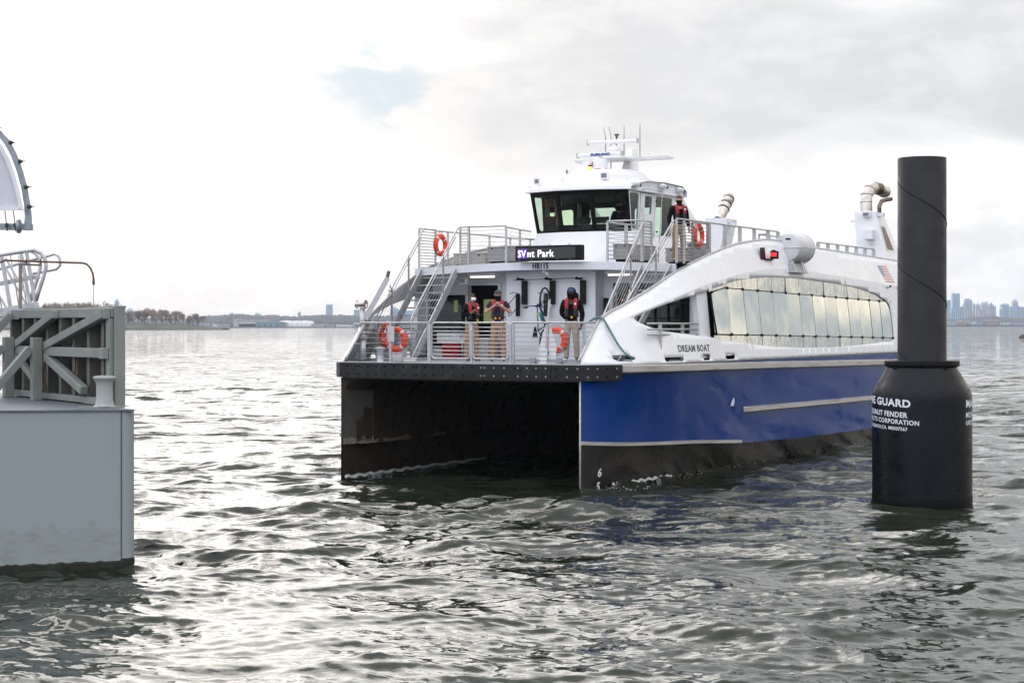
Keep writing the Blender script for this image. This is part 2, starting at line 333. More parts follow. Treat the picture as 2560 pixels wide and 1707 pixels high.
# ================================================================== WATER
def build_water():
    rng = np.random.default_rng(7)
    # directions: fine angles over the bay ahead, coarse behind; radii grow geometrically
    fine = np.linspace(R(-25), R(25), 1150)
    rest = np.linspace(R(25), R(335), 150)[1:-1]
    th = np.concatenate([fine, rest]); nth = len(th)
    rl = [0.3, 2, 5, 8, 11, 12.5]
    while rl[-1] < 4000: q = rl[-1]; rl.append(q+(max(.036, 6.2e-5*q*q) if q < 150 else .0095*q))
    r = np.array(rl); nr = len(r)
    Rr, Tt = np.meshgrid(r, th, indexing='ij')
    x = (Rr*np.sin(Tt)).ravel(); y = (Rr*np.cos(Tt)).ravel(); rr = Rr.ravel()
    sp = np.maximum(np.repeat(np.gradient(r), nth), rr*0.0008)                           # radial spacing of the sheet there
    dx = np.zeros_like(x); dy = np.zeros_like(x); z = np.zeros_like(x)
    n = 230
    lam = 0.15*(6.5/0.15)**(np.arange(n)/(n-1.0)); rng.shuffle(lam)
    k = 2*PI/lam
    main = R(196)                                     # travels towards the camera, a little to the left
    ang = main+rng.normal(0, R(30), n)+np.where(rng.random(n) < 0.15, R(60), 0)
    amp = 0.0037*lam**0.95*np.where(lam > 1.6, (1.6/lam)**0.55, 1.0)*np.where((lam > .35) & (lam < 1.3), 0.82, 1.0)*rng.uniform(0.7, 1.25, n)
    ph = rng.uniform(0, 2*PI, n)
    # slow gusts modulate the chop so that it does not look even
    gust = 1+0.30*np.sin(x*0.21+0.5*np.sin(y*0.13))*np.sin(y*0.11+1.3)+0.18*np.sin(x*0.53-y*0.31)
    for i in range(n):
        fade = np.clip((lam[i]/sp-2.2)/3.0, 0, 1)
        msk = fade > 0
        c, s = math.sin(ang[i]), math.cos(ang[i])
        p = k[i]*(x[msk]*c+y[msk]*s)+ph[i]
        a = amp[i]*fade[msk]*(gust[msk] if lam[i] < 2.5 else 1)
        sn = np.sin(p); q = 0.85
        z[msk] += a*np.cos(p); dx[msk] -= q*a*c*sn; dy[msk] -= q*a*s*sn
    # low wake mounds thrown ahead of the ferry and along its side
    for cx, cy, sx, sy, h, rot in ((3.2, 35.6, 3.2, .8, .08, -.35), (-1.5, 34.2, 4.5, .9, .10, .1), (5.2, 33.0, 4.0, .9, .12, -.2), (6.8, 41.5, 3.2, .5, .12, .95)):
        u = (x-cx)*math.cos(rot)+(y-cy)*math.sin(rot); v = -(x-cx)*math.sin(rot)+(y-cy)*math.cos(rot)
        z += h*np.exp(-(u/sx)**2-(v/sy)**2)
    lost = np.zeros_like(x)
    for i in range(n):
        fade = np.clip((lam[i]/sp-2.2)/3.0, 0, 1); lost += (1-fade**2)*(k[i]*amp[i])**2/2
    tot = sum((k[i]*amp[i])**2/2 for i in range(n)); chop = np.sqrt(lost/tot)
    co = np.stack([x+dx, y+dy, z], 1)
    idx = np.arange(nr*nth).reshape(nr, nth)
    a = idx[:-1, :]; b = idx[1:, :]
    quads = np.stack([a, np.roll(a, -1, 1), np.roll(b, -1, 1), b], -1).reshape(-1, 4)
    me = bpy.data.meshes.new('water')
    me.vertices.add(len(co)); me.vertices.foreach_set('co', co.astype(np.float32).ravel())
    me.loops.add(quads.size); me.loops.foreach_set('vertex_index', quads[:, ::-1].astype(np.int32).ravel())
    me.polygons.add(len(quads)); me.polygons.foreach_set('loop_start', np.arange(0, quads.size, 4, dtype=np.int32))
    me.polygons.foreach_set('use_smooth', np.ones(len(quads), dtype=bool))
    at = me.attributes.new('chop', 'FLOAT', 'POINT'); at.data.foreach_set('value', chop.astype(np.float32))
    me.update(); me.validate()
    if me.polygons[nth*30].normal.z < 0: me.flip_normals()
    o = bpy.data.objects.new('water', me); col.objects.link(o)
    m = bpy.data.materials.new('water'); m.use_nodes = True; t = m.node_tree; bs = t.nodes['Principled BSDF']
    bs.inputs['Base Color'].default_value = (0.016, 0.021, 0.013, 1); bs.inputs['Roughness'].default_value = 0.04
    bs.inputs['IOR'].default_value = 1.34
    g = t.nodes.new('ShaderNodeNewGeometry')
    def nz(scale, det, sc3=(1, 1, 1), dist=0.0):
        mp = t.nodes.new('ShaderNodeMapping'); mp.inputs['Scale'].default_value = sc3; mp.inputs['Rotation'].default_value = (0, 0, R(12))
        t.links.new(g.outputs['Position'], mp.inputs[0])
        q = t.nodes.new('ShaderNodeTexNoise'); q.inputs['Scale'].default_value = scale; q.inputs['Detail'].default_value = det
        q.inputs['Roughness'].default_value = 0.6; q.inputs['Distortion'].default_value = dist
        t.links.new(mp.outputs[0], q.inputs['Vector']); return q.outputs[0]
    def vmath(op, a, b=None, sc=None):
        v = t.nodes.new('ShaderNodeVectorMath'); v.operation = op
        if isinstance(a, tuple): v.inputs[0].default_value = a
        else: t.links.new(a, v.inputs[0])
        if b is not None:
            if isinstance(b, tuple): v.inputs[1].default_value = b
            else: t.links.new(b, v.inputs[1])
        if sc is not None:
            if isinstance(sc, (int, float)): v.inputs['Scale'].default_value = sc
            else: t.links.new(sc, v.inputs['Scale'])
        return v.outputs[0]
    def vn(scale, det, sc3, rot=12, dist=.4):      # slope field of the ripples that the mesh is too coarse to carry
        mp = t.nodes.new('ShaderNodeMapping'); mp.inputs['Scale'].default_value = sc3; mp.inputs['Rotation'].default_value = (0, 0, R(rot))
        t.links.new(g.outputs['Position'], mp.inputs[0])
        q = t.nodes.new('ShaderNodeTexNoise'); q.inputs['Scale'].default_value = scale; q.inputs['Detail'].default_value = det
        q.inputs['Roughness'].default_value = 0.72; q.inputs['Distortion'].default_value = dist
        t.links.new(mp.outputs[0], q.inputs['Vector'])
        return vmath('MULTIPLY', vmath('SUBTRACT', q.outputs['Color'], (.5, .5, .5)), (1, 1, 0))
    an_ = t.nodes.new('ShaderNodeAttribute'); an_.attribute_name = 'chop'
    fine = vmath('ADD', vmath('SCALE', vn(3.2, 9, (.42, 1.9, 1), 10), sc=0.56), vmath('SCALE', vn(15.0, 3, (.5, 1.7, 1), -14), sc=0.26))
    mid = vmath('SCALE', vmath('SCALE', vn(0.9, 6, (.6, 1.3, 1), 8), sc=an_.outputs['Fac']), sc=5.0)
    big = vmath('SCALE', vmath('SCALE', vn(0.10, 4, (.6, 1.5, 1), 5), sc=an_.outputs['Fac']), sc=1.1)
    nn = vmath('NORMALIZE', vmath('ADD', vmath('ADD', vmath('ADD', g.outputs['Normal'], fine), mid), big))
    t.links.new(nn, bs.inputs['Normal'])
    me.materials.append(m)
    o['kind'] = 'structure'
    return o
build_water()

# ================================================================== FAR SHORES
def bx(px, D): return (px-1280)/4350*D            # bearing -> offset across the view at distance D
MT['grassland'] = mat('winter_grass', (0.055, 0.062, 0.025), 0.9, c2=(0.04, 0.035, 0.025), ns=0.05, amt=0.8)
MT['rock'] = mat('riprap', (0.06, 0.055, 0.05), 0.9, c2=(0.12, 0.11, 0.10), ns=0.6, amt=0.8)
MT['wood'] = mat('bare_wood_mass', (0.055, 0.046, 0.046), 1.0, c2=(0.03, 0.03, 0.034), ns=0.04, amt=0.9)
MT['bark'] = mat('bark', (0.13, 0.10, 0.08), 0.9, c2=(0.05, 0.04, 0.03), ns=0.5)
MT['twig'] = mat('twigs', (0.30, 0.21, 0.14), 0.9, c2=(0.20, 0.14, 0.10), ns=0.3)
MT['dock'] = mat('dock_edge', (0.05, 0.05, 0.055), 0.9)
def fnoise(x, s): return (math.sin(x*1.7+s)+0.6*math.sin(x*3.9+s*2.1)+0.4*math.sin(x*8.3+s*0.7)+0.3*math.sin(x*17.1+s*3))/2.3
def island():
    D0 = 1115; mb = MB(); rows = []
    xs = [bx(-700, D0)+i*4.0 for i in range(int((bx(535, D0)-bx(-700, D0))/4)+1)]
    xe = bx(533, D0)
    for j, (dd, h) in enumerate(((0, -0.6), (1.5, 0.9), (4, 1.6), (16, 2.6), (40, 4.4), (90, 5.0), (150, 4.2), (190, -0.6))):
        row = []
        for x in xs:
            e = min(1, max(0, (xe-x)/60.0)); e = e**0.7
            bend = 26*(1-e)**2
            row.append((x, D0+bend+dd*(0.25+0.75*e), -0.6+(h+0.6)*(0.25+0.75*e)+(0.35*fnoise(x*0.05, j) if h > 0 else 0)))
        rows.append(row)
    mb.loft(rows)
    o = mb.build('island_ground', MT['grassland']); tag(o, kind='structure')
    rk = MB(); rng = random.Random(5)
    lo = [(x, D0-1.2+26*(1-min(1, max(0, (xe-x)/60.0))**0.7)**2+rng.uniform(-.5, .5), -0.5) for x in xs]
    hi = [(x, y+1.8, 1.0*(0.35+0.65*min(1, max(0, (xe-x)/60.0)))+rng.uniform(-.25, .3)) for x, y, z in lo]
    rk.loft([lo, hi, [(x, y+3, z-.3) for x, y, z in hi]], sm=False)
    tag(rk.build('island_shore', MT['rock']), kind='structure')
island()
def bare_tree(seed, H, spread):
    rng = random.Random(seed); tr = MB(); tw = MB()
    def grow(p, d, ln, r, lv):
        segs = 3; pts = [p]; rs = [r]
        q = p.copy(); dd = d.copy()
        for i in range(segs):
            dd = (dd+Vector((rng.uniform(-1, 1), rng.uniform(-1, 1), rng.uniform(-.3, .6)))*0.14).normalized()
            q = q+dd*ln/segs; pts.append(q.copy()); rs.append(r*(1-0.45*(i+1)/segs))
        (tr if lv < 3 else tw).tube(pts, rs, 4 if lv < 3 else 3, caps=False)
        if lv >= 3:
            for _ in range(9):
                b = pts[rng.randint(1, segs)]; e = (dd+Vector((rng.uniform(-1, 1), rng.uniform(-1, 1), rng.uniform(-.4, .9)))*0.8).normalized()
                l2 = rng.uniform(.6, 1.5)*H/14; w = Vector((rng.uniform(-1, 1), rng.uniform(-1, 1), .2)).normalized()*0.070*H/12
                c = b+e*l2; tw.add([b-w, b+w, c+w*.4, c-w*.4], [(0, 1, 2, 3)])
            return
        for _ in range((6, 5, 5)[lv]):
            b = pts[-1] if rng.random() < .45 else pts[rng.randint(1, segs)]
            a = rng.uniform(0, 2*PI); tl = rng.uniform(.35, .95)*spread
            side = Vector((math.cos(a), math.sin(a), 0))
            nd = (dd*(1.0)+side*tl).normalized()
            grow(b, nd, ln*rng.uniform(.55, .78), rs[-1]*0.72, lv+1)
    grow(Vector((0, 0, -0.5)), Vector((0, 0, 1)), H*0.30, H*0.022, 0)
    root = empty('bare_tree')
    # the limbs carry on from the trunk; the fine twigs are the crown
    a = tr.build('trunk', MT['bark'], root, fixn=False); b = tw.build('crown', MT['twig'], root, fixn=False)
    return root
protos = [bare_tree(3, 12, 1.0), bare_tree(11, 12, .75), bare_tree(23, 12, 1.25), bare_tree(31, 12, .9)]
TREES = []      # (px, D, height)
rt = random.Random(9)
px = 318
for i in range(22):
    TREES.append((px, 1150+rt.uniform(-12, 35), rt.uniform(11.0, 13.6) if px < 455 else rt.uniform(7.5, 9.5))); px += rt.uniform(5, 14)
for px, h in ((40, 15), (52, 13), (66, 15), (80, 14), (100, 15.5), (113, 16), (127, 17), (140, 17.5), (155, 16.5), (170, 17), (184, 18), (196, 17.5), (210, 16.5), (222, 17), (242, 20), (262, 14), (284, 17), (300, 15), (12, 14), (-30, 15), (-60, 14), (-95, 16)):
    TREES.append((px, 1165+rt.uniform(0, 40), h))
for i, (px, D, h) in enumerate(TREES):
    t = protos[i % 4] if i < 4 else copy_tree(protos[i % 4])
    t.location = (bx(px, D), D, 2.6); s = h/12*1.15; t.scale = (s*1.05, s*1.05, s*1.08); t.rotation_euler = (0, 0, rt.uniform(0, 6.28))
    ORD = ['rightmost', 'second', 'third', 'fourth', 'fifth', 'sixth', 'seventh', 'eighth', 'ninth', 'tenth', 'eleventh', 'twelfth', 'thirteenth', 'fourteenth', 'fifteenth', 'sixteenth', 'seventeenth', 'eighteenth', 'nineteenth', 'twentieth', 'twenty-first', 'twenty-second', 'twenty-third']
    same = sorted([q[0] for q in TREES if (q[0] >= 311) == (px >= 311)], reverse=True); od = ORD[same.index(px)]
    tag(t, od+(' bare tree, counted leftwards from the tip of the grassy point' if px >= 311 else ' bare tree, counted leftwards from the right end of the steel wall'), 'tree', 'bare trees on the grassy point')
def ridge(name, D, depth, prof, z0=0.0, seed=0, step=2.5, mtl='wood', rag=1.0, kind='stuff', label=None, cat=None):
    xs = []; a = prof[0][0]
    while a < prof[-1][0]: xs.append(a); a += step
    rng = random.Random(seed); rows = []
    rag_ = [rng.uniform(-.9, 1.0)*rag for _ in xs]
    for j, (f, g) in enumerate(((0, 0), (.06, .45), (.2, .8), (.45, 1), (.8, .9), (1, 0))):
        rows.append([(bx(a, D)*(1+f*depth/D), D+f*depth+rng.uniform(-3, 3), z0+(interp(a, prof)+(rag_[i] if g > .7 else 0)+rng.uniform(-.5, .5)*rag)*g) for i, a in enumerate(xs)])
    mb = MB().loft(rows, sm=False); o = mb.build(name, MT[mtl], fixn=False)
    tag(o, label, cat, kind=kind); return o
# wooded hills: heights in metres along the bearing
ridge('far_wood', 2350, 260, [(-1500, 12), (-300, 13), (0, 12), (330, 12), (480, 13), (505, 15), (560, 17), (600, 18.5), (640, 16), (680, 17), (730, 15), (790, 17), (850, 17), (905, 16.5), (1000, 16), (1300, 15), (1900, 16), (2250, 15)], seed=2,
      label='blue grey leafless wood along the far shore behind the white sheds', cat='wood')
ridge('far_wood', 3300, 260, [(2150, 15), (2330, 14), (2400, 13), (2440, 18), (2475, 22), (2510, 17), (2560, 15), (2700, 18), (3200, 16), (4200, 15)], seed=4,
      label='dusky brown wood and low blocks at the foot of the right skyline', cat='wood')
def shore(name, D, x0, x1, h, dep):
    mb = MB(); mb.box((bx(x0, D), D, -1), (bx(x1, D), D+dep, h)); o = mb.build(name, MT['dock']); tag(o, kind='structure')
shore('far_quay', 1800, 505, 1500, 0.9, 560); shore('far_quay', 1830, -1500, 505, 0.9, 500)
shore('east_quay', 3080, 1900, 4300, 2.6, 600)
SHC = {}
def cmat(n, c, c2=None, rough=.7):
    if n not in SHC: SHC[n] = mat(n, c, rough, c2=c2 or tuple(x*.6 for x in c), ns=0.09, amt=0.7)
    return SHC[n]
def shed(px0, px1, z1, D, c, label, cat='shed', roof=None, dep=30, grp='low buildings along the far shore', z0=0.9, doors=0):
    r = empty('warehouse', (bx((px0+px1)/2, D), D, z0), 0, label, cat, grp)
    w = (bx(px1, D)-bx(px0, D))/2; MB().box((-w, 0, 0), (w, dep, z1-z0)).build('wall', c, r)
    MB().box((-w-.4, -.4, z1-z0), (w+.4, dep+.4, z1-z0+(.7 if roof is None else .9))).build('roof', roof or c, r)
    for i in range(doors):
        a = -w+2*w*(i+.5)/doors; MB().box((a-w/doors*.5, -.12, .05), (a+w/doors*.5, -.01, (z1-z0)*.6)).build('door', cmat('shed_door', (.05, .09, .12)), r)
    return r
cw = cmat('shed_white', (.62, .62, .60)); cg = cmat('shed_grey', (.30, .31, .33)); cbl = cmat('shed_blue', (.16, .24, .29)); cbeige = cmat('shed_beige', (.40, .37, .32)); cbrick = cmat('shed_brick', (.26, .17, .16))
L1 = [(497, 527, 5.2, 'cg', 'low pale grey shed just beyond the tip of the grassy point'), (530, 545, 3.2, 'cw', 'smallest white hut at the quay left of the long beige terminal'),
      (546, 575, 4.0, 'cg', 'flat grey shed on the quay between a white hut and the beige terminal'), (583, 596, 11.5, 'cbeige', 'tall beige tower block at the left end of the long terminal'),
      (597, 672, 9.6, 'cbeige', 'long beige terminal building with flat roof on the far shore'), (640, 700, 6.6, 'cbl', 'long teal blue shed in front of the beige terminal'),
      (596, 640, 4.6, 'cw', 'low white shed with yellowish front before the beige terminal'), (701, 716, 5.6, 'cg', 'grey shed right of the teal shed, left of the white tanks'),
      (780, 812, 3.6, 'cbeige', 'thin beige shed right of the white tanks'), (815, 836, 2.9, 'cg', 'lowest grey shed right of the beige shed'), (840, 880, 2.6, 'cw', 'faint flat pale shed at the right end of the far quay')]
for a, b, z, c, lb in L1:
    shed(a, b, z*.78+.9, 1990 if c != 'cbl' else 1960, {'cw': cw, 'cg': cg, 'cbl': cbl, 'cbeige': cbeige}[c], lb, doors=4 if c == 'cbl' else 0)
for i in range(7):
    D = 2000; r = 5.2; h = (5.6, 6.0, 5.5, 5.8, 5.6, 6.0, 5.5)[i]
    mb = MB().lathe([(r, 0), (r, h), (r*.6, h+.8), (0.01, h+1.1)], n=20)
    o = mb.build('storage_tank', cmat('tank_white', (.78, .78, .76)), loc=(bx(708+i*11.0, D), D, 1.0))
    tag(o, ('first', 'second', 'third', 'fourth', 'fifth', 'sixth', 'seventh')[i]+' from the left of the seven white storage tanks on the far quay', 'tank', 'white storage tanks on the far quay')
# towers
TW = {'pale': cmat('tower_pale', (.52, .60, .64), (.38, .46, .5), .4), 'blue': cmat('tower_blue', (.30, .46, .58), (.2, .36, .48), .3), 'grey': cmat('tower_grey', (.42, .44, .50), (.3, .32, .38), .5), 'tan': cmat('tower_tan', (.52, .45, .44), (.38, .32, .33), .6)}
TW['win'] = cmat('tower_window_band', (.18, .26, .33), None, .2)
def tower(px0, px1, ytop, D, c, label, crown=0, grp=None, cat='tower', bands=True):
    z = CAMH+(811-ytop)/4350*D; w = (bx(px1, D)-bx(px0, D))/2
    r = empty('tower_block', (bx((px0+px1)/2, D), D, 0), 0, label, cat, grp)
    zc = z*(.93 if crown else 1)
    mb = MB().box((-w, 0, -1), (w, w*1.6, zc)); mb.build('wall', TW[c], r)
    if crown == 1: MB().box((-w*.55, w*.2, zc), (w*.45, w*1.3, z)).build('roof', TW[c], r)
    elif crown == 2: MB().hexa([(-w, 0, zc), (w, 0, zc), (w, w*1.6, zc), (-w, w*1.6, zc), (-w*.2, w*.6, z), (w*.2, w*.6, z), (w*.2, w, z), (-w*.2, w, z)]).build('roof', TW[c], r)
    elif crown == 3:
        MB().box((-w*.8, w*.2, zc), (-w*.1, w*1.3, z)).build('roof', TW['grey'], r); MB().box((w*.1, w*.2, zc), (w*.7, w*1.3, z*.985)).build('roof', TW[c], r)
    if bands:
        n = 5 if px1-px0 > 12 else 3
        for i in range(n):
            a = -w+2*w*(i+.5)/n; MB().box((a-w/n*.45, -.35, zc*.25), (a+w/n*.45, -.02, zc*.97)).build('window_band', TW['win'], r)
    return r
Lt = [(286, 297, 748, 'blue', 1, 'slim pale blue tower just above the grey steel wall'), (316, 331, 770, 'pale', 1, 'faint stepped tower behind the bare trees, next to the steel wall'),
      (348, 366, 776, 'pale', 2, 'faint tower with sloped top rising behind the tallest bare trees'), (470, 477, 787, 'grey', 2, 'thin pointed tower between the last two bare trees'),
      (505, 514, 794, 'grey', 0, 'lowest faint block just past the bare trees'), (519, 528, 787, 'pale', 0, 'plain square pale tower right of the grassy point'), (535, 545, 791, 'pale', 1, 'small domed block right of a plain square tower'),
      (574, 585, 781, 'blue', 1, 'pale blue tower above the left end of the beige terminal'), (625, 634, 793, 'pale', 0, 'low pale block attached left of a twin stepped tower'), (637, 651, 782, 'pale', 3, 'stepped pale tower above the beige terminal'),
      (744, 752, 779, 'grey', 1, 'slender grey tower above the white tanks'), (815, 831, 761, 'blue', 0, 'tallest plain blue glass tower left of the ferry'), (885, 899, 774, 'blue', 0, 'blue glass tower half hidden by the ferry bow crane'),
      (975, 996, 768, 'blue', 1, 'bluish tower seen through the arch at the far side of the ferry bow'), (1010, 1034, 776, 'blue', 0, 'bluish block seen behind the left stair of the ferry')]
for a, b, y, c, k, lb in Lt: tower(a, b, y, 3000, c, lb, k, 'towers above the far left shore')
Rt = [(2344, 2357, 733, 'blue', 0, 'tall narrow blue tower partly hidden by the black pile'), (2362, 2377, 750, 'blue', 0, 'lower blue block joining the two tall blue towers'), (2382, 2400, 733, 'blue', 0, 'tall wide blue tower, right one of the tall pair'),
      (2379, 2403, 768, 'blue', 0, 'squat blue block at the foot of the wide blue tower'), (2402, 2410, 766, 'grey', 0, 'grey block wedged right of the wide blue tower'), (2408, 2419, 761, 'tan', 0, 'low tan block left of the stepped blue grey tower'),
      (2413, 2431, 746, 'grey', 3, 'stepped blue grey tower, tallest right of the blue pair'), (2433, 2438, 756, 'tan', 1, 'very thin tan tower with a dark cap'), (2440, 2452, 758, 'pale', 1, 'pale stepped block right of a very thin tan tower'),
      (2455, 2471, 755, 'pale', 3, 'pale tower with dark cap in the middle of the right skyline'), (2463, 2470, 752, 'grey', 2, 'pointed grey tower behind the pale dark-capped one'), (2475, 2481, 755, 'tan', 1, 'thin tan tower with dark top beside a grey block'),
      (2472, 2490, 761, 'grey', 1, 'broad grey block behind a thin tan tower'), (2504, 2523, 757, 'blue', 2, 'blue tower with slanted roof right of the gap in the skyline'), (2500, 2508, 768, 'pale', 2, 'small sloped pale block at the gap in the skyline'),
      (2524, 2533, 766, 'pale', 0, 'pale low block left of the rounded white tower'), (2532, 2545, 748, 'pale', 1, 'rounded pale tower standing highest near the right edge'), (2538, 2552, 763, 'blue', 1, 'blue block in front of the rounded pale tower'),
      (2553, 2562, 767, 'grey', 0, 'grey block cut by the right edge of the picture'), (2364, 2374, 782, 'tan', 0, 'small tan block at the foot of the tall blue pair'), (2420, 2432, 778, 'tan', 0, 'tan block low in front of the stepped blue grey tower'),
      (2448, 2462, 774, 'tan', 0, 'tan block low in front of the pale dark-capped tower')]
for i, (a, b, y, c, k, lb) in enumerate(Rt): tower(a, b, y, 3480+(i*37) % 190 if y < 765 else 3400+(i*23) % 60, c, lb, k, 'towers of the right skyline')
for i, (a, b) in enumerate(((2575, 2600), (2610, 2622), (2640, 2670), (2690, 2705), (2730, 2760))):
    tower(a, b, 760-(i*7) % 20, 3560, ('pale', 'blue', 'grey', 'tan', 'pale')[i], ('first', 'second', 'third', 'fourth', 'fifth')[i]+' distant tower beyond the right edge of the picture', i % 3, 'towers beyond the right edge')
RS = [(2300, 2335, 8, cbrick, 'low reddish shed at the quay left of the pile'), (2362, 2392, 8.5, cg, 'long grey shed with pale roof right of the pile'), (2402, 2424, 8, cbrick, 'reddish low building with white roof on the right quay'),
      (2414, 2440, 5.2, cw, 'white shed with dark arched openings on the right quay'), (2464, 2495, 9.5, cbrick, 'reddish shed with cream roof on the right quay'), (2500, 2528, 5.0, cw, 'white low shed with a red stripe on the right quay'), (2532, 2575, 5.0, cg, 'grey shed at the far right end of the quay'), (2440, 2458, 9, cbl, 'blue shed between two reddish sheds on the right quay')]
for a, b, z, c, lb in RS: shed(a, b, z+1.5, 3250, c, lb, roof=cw if c is cbrick else None, grp='sheds on the right quay', z0=2.5, doors=3 if c is cw else 0)
# dark buoy at the right edge
by = MB().lathe([(0.01, .62), (.25, .6), (.45, .45), (.62, .1), (.62, -.2), (.3, -.5)], n=20); D = 3.6*4350/34
bo = by.build('mooring_buoy', mat('buoy_brown', (.06, .03, .03), .5), loc=(bx(2560, D), D, 0.1)); bo.scale = (2.2, 1.2, 1.5)
tag(bo, 'small dark brown buoy floating at the right edge of the picture', 'buoy')

# ================================================================== FERRY  (local axes: u = to its port side, v = aft, z = up)
FX, FY, TH = -1.247, 39.16, R(29.15)
def fw(u, v, z=0.0): return (FX+u*math.cos(TH)+v*math.sin(TH), FY-u*math.sin(TH)+v*math.cos(TH), z)
ferry = empty('ferry', (FX, FY, 0), -TH, 'white and blue twin-hulled passenger ferry coming bow first towards the pier', 'ferry')
DZ = 2.72; LOA = 24.0
def cub(x, tb, j=1):        # smooth interpolation through a table
    n = len(tb)
    if x <= tb[0][0]: return tb[0][j]
    if x >= tb[-1][0]: return tb[-1][j]
    for i in range(n-1):
        if x <= tb[i+1][0]: break
    def sl(i):
        if i <= 0: return (tb[1][j]-tb[0][j])/(tb[1][0]-tb[0][0])
        if i >= n-1: return (tb[-1][j]-tb[-2][j])/(tb[-1][0]-tb[-2][0])
        return (tb[i+1][j]-tb[i-1][j])/(tb[i+1][0]-tb[i-1][0])
    h = tb[i+1][0]-tb[i][0]; t = (x-tb[i][0])/h; m0, m1 = sl(i)*h, sl(i+1)*h
    return (2*t**3-3*t**2+1)*tb[i][j]+(t**3-2*t**2+t)*m0+(-2*t**3+3*t**2)*tb[i+1][j]+(t**3-t**2)*m1
T_DECK = [(0, 3.12), (.25, 3.34), (.6, 3.60), (1.1, 3.84), (1.9, 4.04), (3.0, 4.15), (4.5, 4.22), (6, 4.25), (24, 4.25)]
T_KN = [(.84, 3.15, 3.54), (1.04, 3.30, 3.60), (2.28, 3.65, 3.95), (3.41, 3.85, 4.23), (5.08, 4.0, 4.58), (8.12, 4.05, 4.97), (10.5, 4.06, 5.06), (14.3, 4.06, 4.99), (19.3, 4.06, 4.84), (24, 4.06, 4.74)]
T_TOP = [(0, 3.08, 2.74), (.5, 3.10, 3.22), (1.0, 3.13, 3.70), (1.87, 3.34, 4.05), (2.87, 3.53, 4.43), (4.03, 3.65, 4.85), (4.5, 3.72, 5.0), (5.9, 3.78, 5.33), (7.1, 3.8, 5.56), (8.2, 3.8, 5.70), (9.8, 3.8, 5.81), (13.66, 3.8, 5.73), (18.6, 3.8, 5.66), (24, 3.8, 5.56)]
def ud(v): return interp(v, T_DECK) if v < 1.1 else cub(v, T_DECK)
def side_u(v, z):
    d = ud(v); tu, tz = cub(v, T_TOP, 1), cub(v, T_TOP, 2)
    if v < .95:
        return d+(tu-d)*max(0, min(1, (z-DZ)/max(tz-DZ, .02)))
    ku, kz = cub(v, T_KN, 1), min(cub(v, T_KN, 2), tz-.02)
    if z <= kz: return d+(ku-d)*max(0, (z-DZ)/(kz-DZ))
    return ku+(tu-ku)*min(1, (z-kz)/(tz-kz))
OPEN = [(1.80, 3.72), (2.0, 3.83), (3.1, 4.09), (4.3, 4.30), (4.85, 4.39), (5.8, 4.55), (6.7, 4.68), (8.35, 4.80), (10.5, 4.84), (12.9, 4.80), (15.45, 4.72), (17.5, 4.56), (18.7, 4.36), (19.2, 4.15),
        (19.35, 3.6), (19.26, 3.12), (18.2, 3.07), (17.04, 3.03), (14.32, 2.97), (11.49, 2.97), (9.23, 3.02), (7.17, 3.12), (5.05, 3.28), (4.18, 3.34), (3.1, 3.41), (2.4, 3.49), (1.95, 3.62)]
def pip(x, y, poly):
    c = False; n = len(poly)
    for i in range(n):
        (x0, y0), (x1, y1) = poly[i], poly[i-1]
        if (y0 > y) != (y1 > y) and x < (x1-x0)*(y-y0)/(y1-y0)+x0: c = not c
    return c
def dens(poly, step, closed=True):
    out = []
    for i in range(len(poly) if closed else len(poly)-1):
        a, b = poly[i], poly[(i+1) % len(poly)]; n = max(1, int(math.hypot(b[0]-a[0], b[1]-a[1])/step))
        out += [(a[0]+(b[0]-a[0])*k/n, a[1]+(b[1]-a[1])*k/n) for k in range(n)]
    return out
def smooth_closed(poly, n=4):
    P = [Vector(p) for p in poly]; m = len(P); out = []
    for i in range(m):
        p0, p1, p2, p3 = P[i-1], P[i], P[(i+1) % m], P[(i+2) % m]
        for k in range(n):
            t = k/n
            q = 0.5*((2*p1)+(p2-p0)*t+(2*p0-5*p1+4*p2-p3)*t*t+(-p0+3*p1-3*p2+p3)*t**3)
            out.append((q.x, q.y))
    return out
SLOTS = [(.72, 1.22, 2.79, 2.93, .05), (2.35, 3.25, 2.76, 2.86, .04), (4.25, 4.66, 2.76, 2.90, .04), (5.55, 6.15, 2.76, 2.88, .04)]
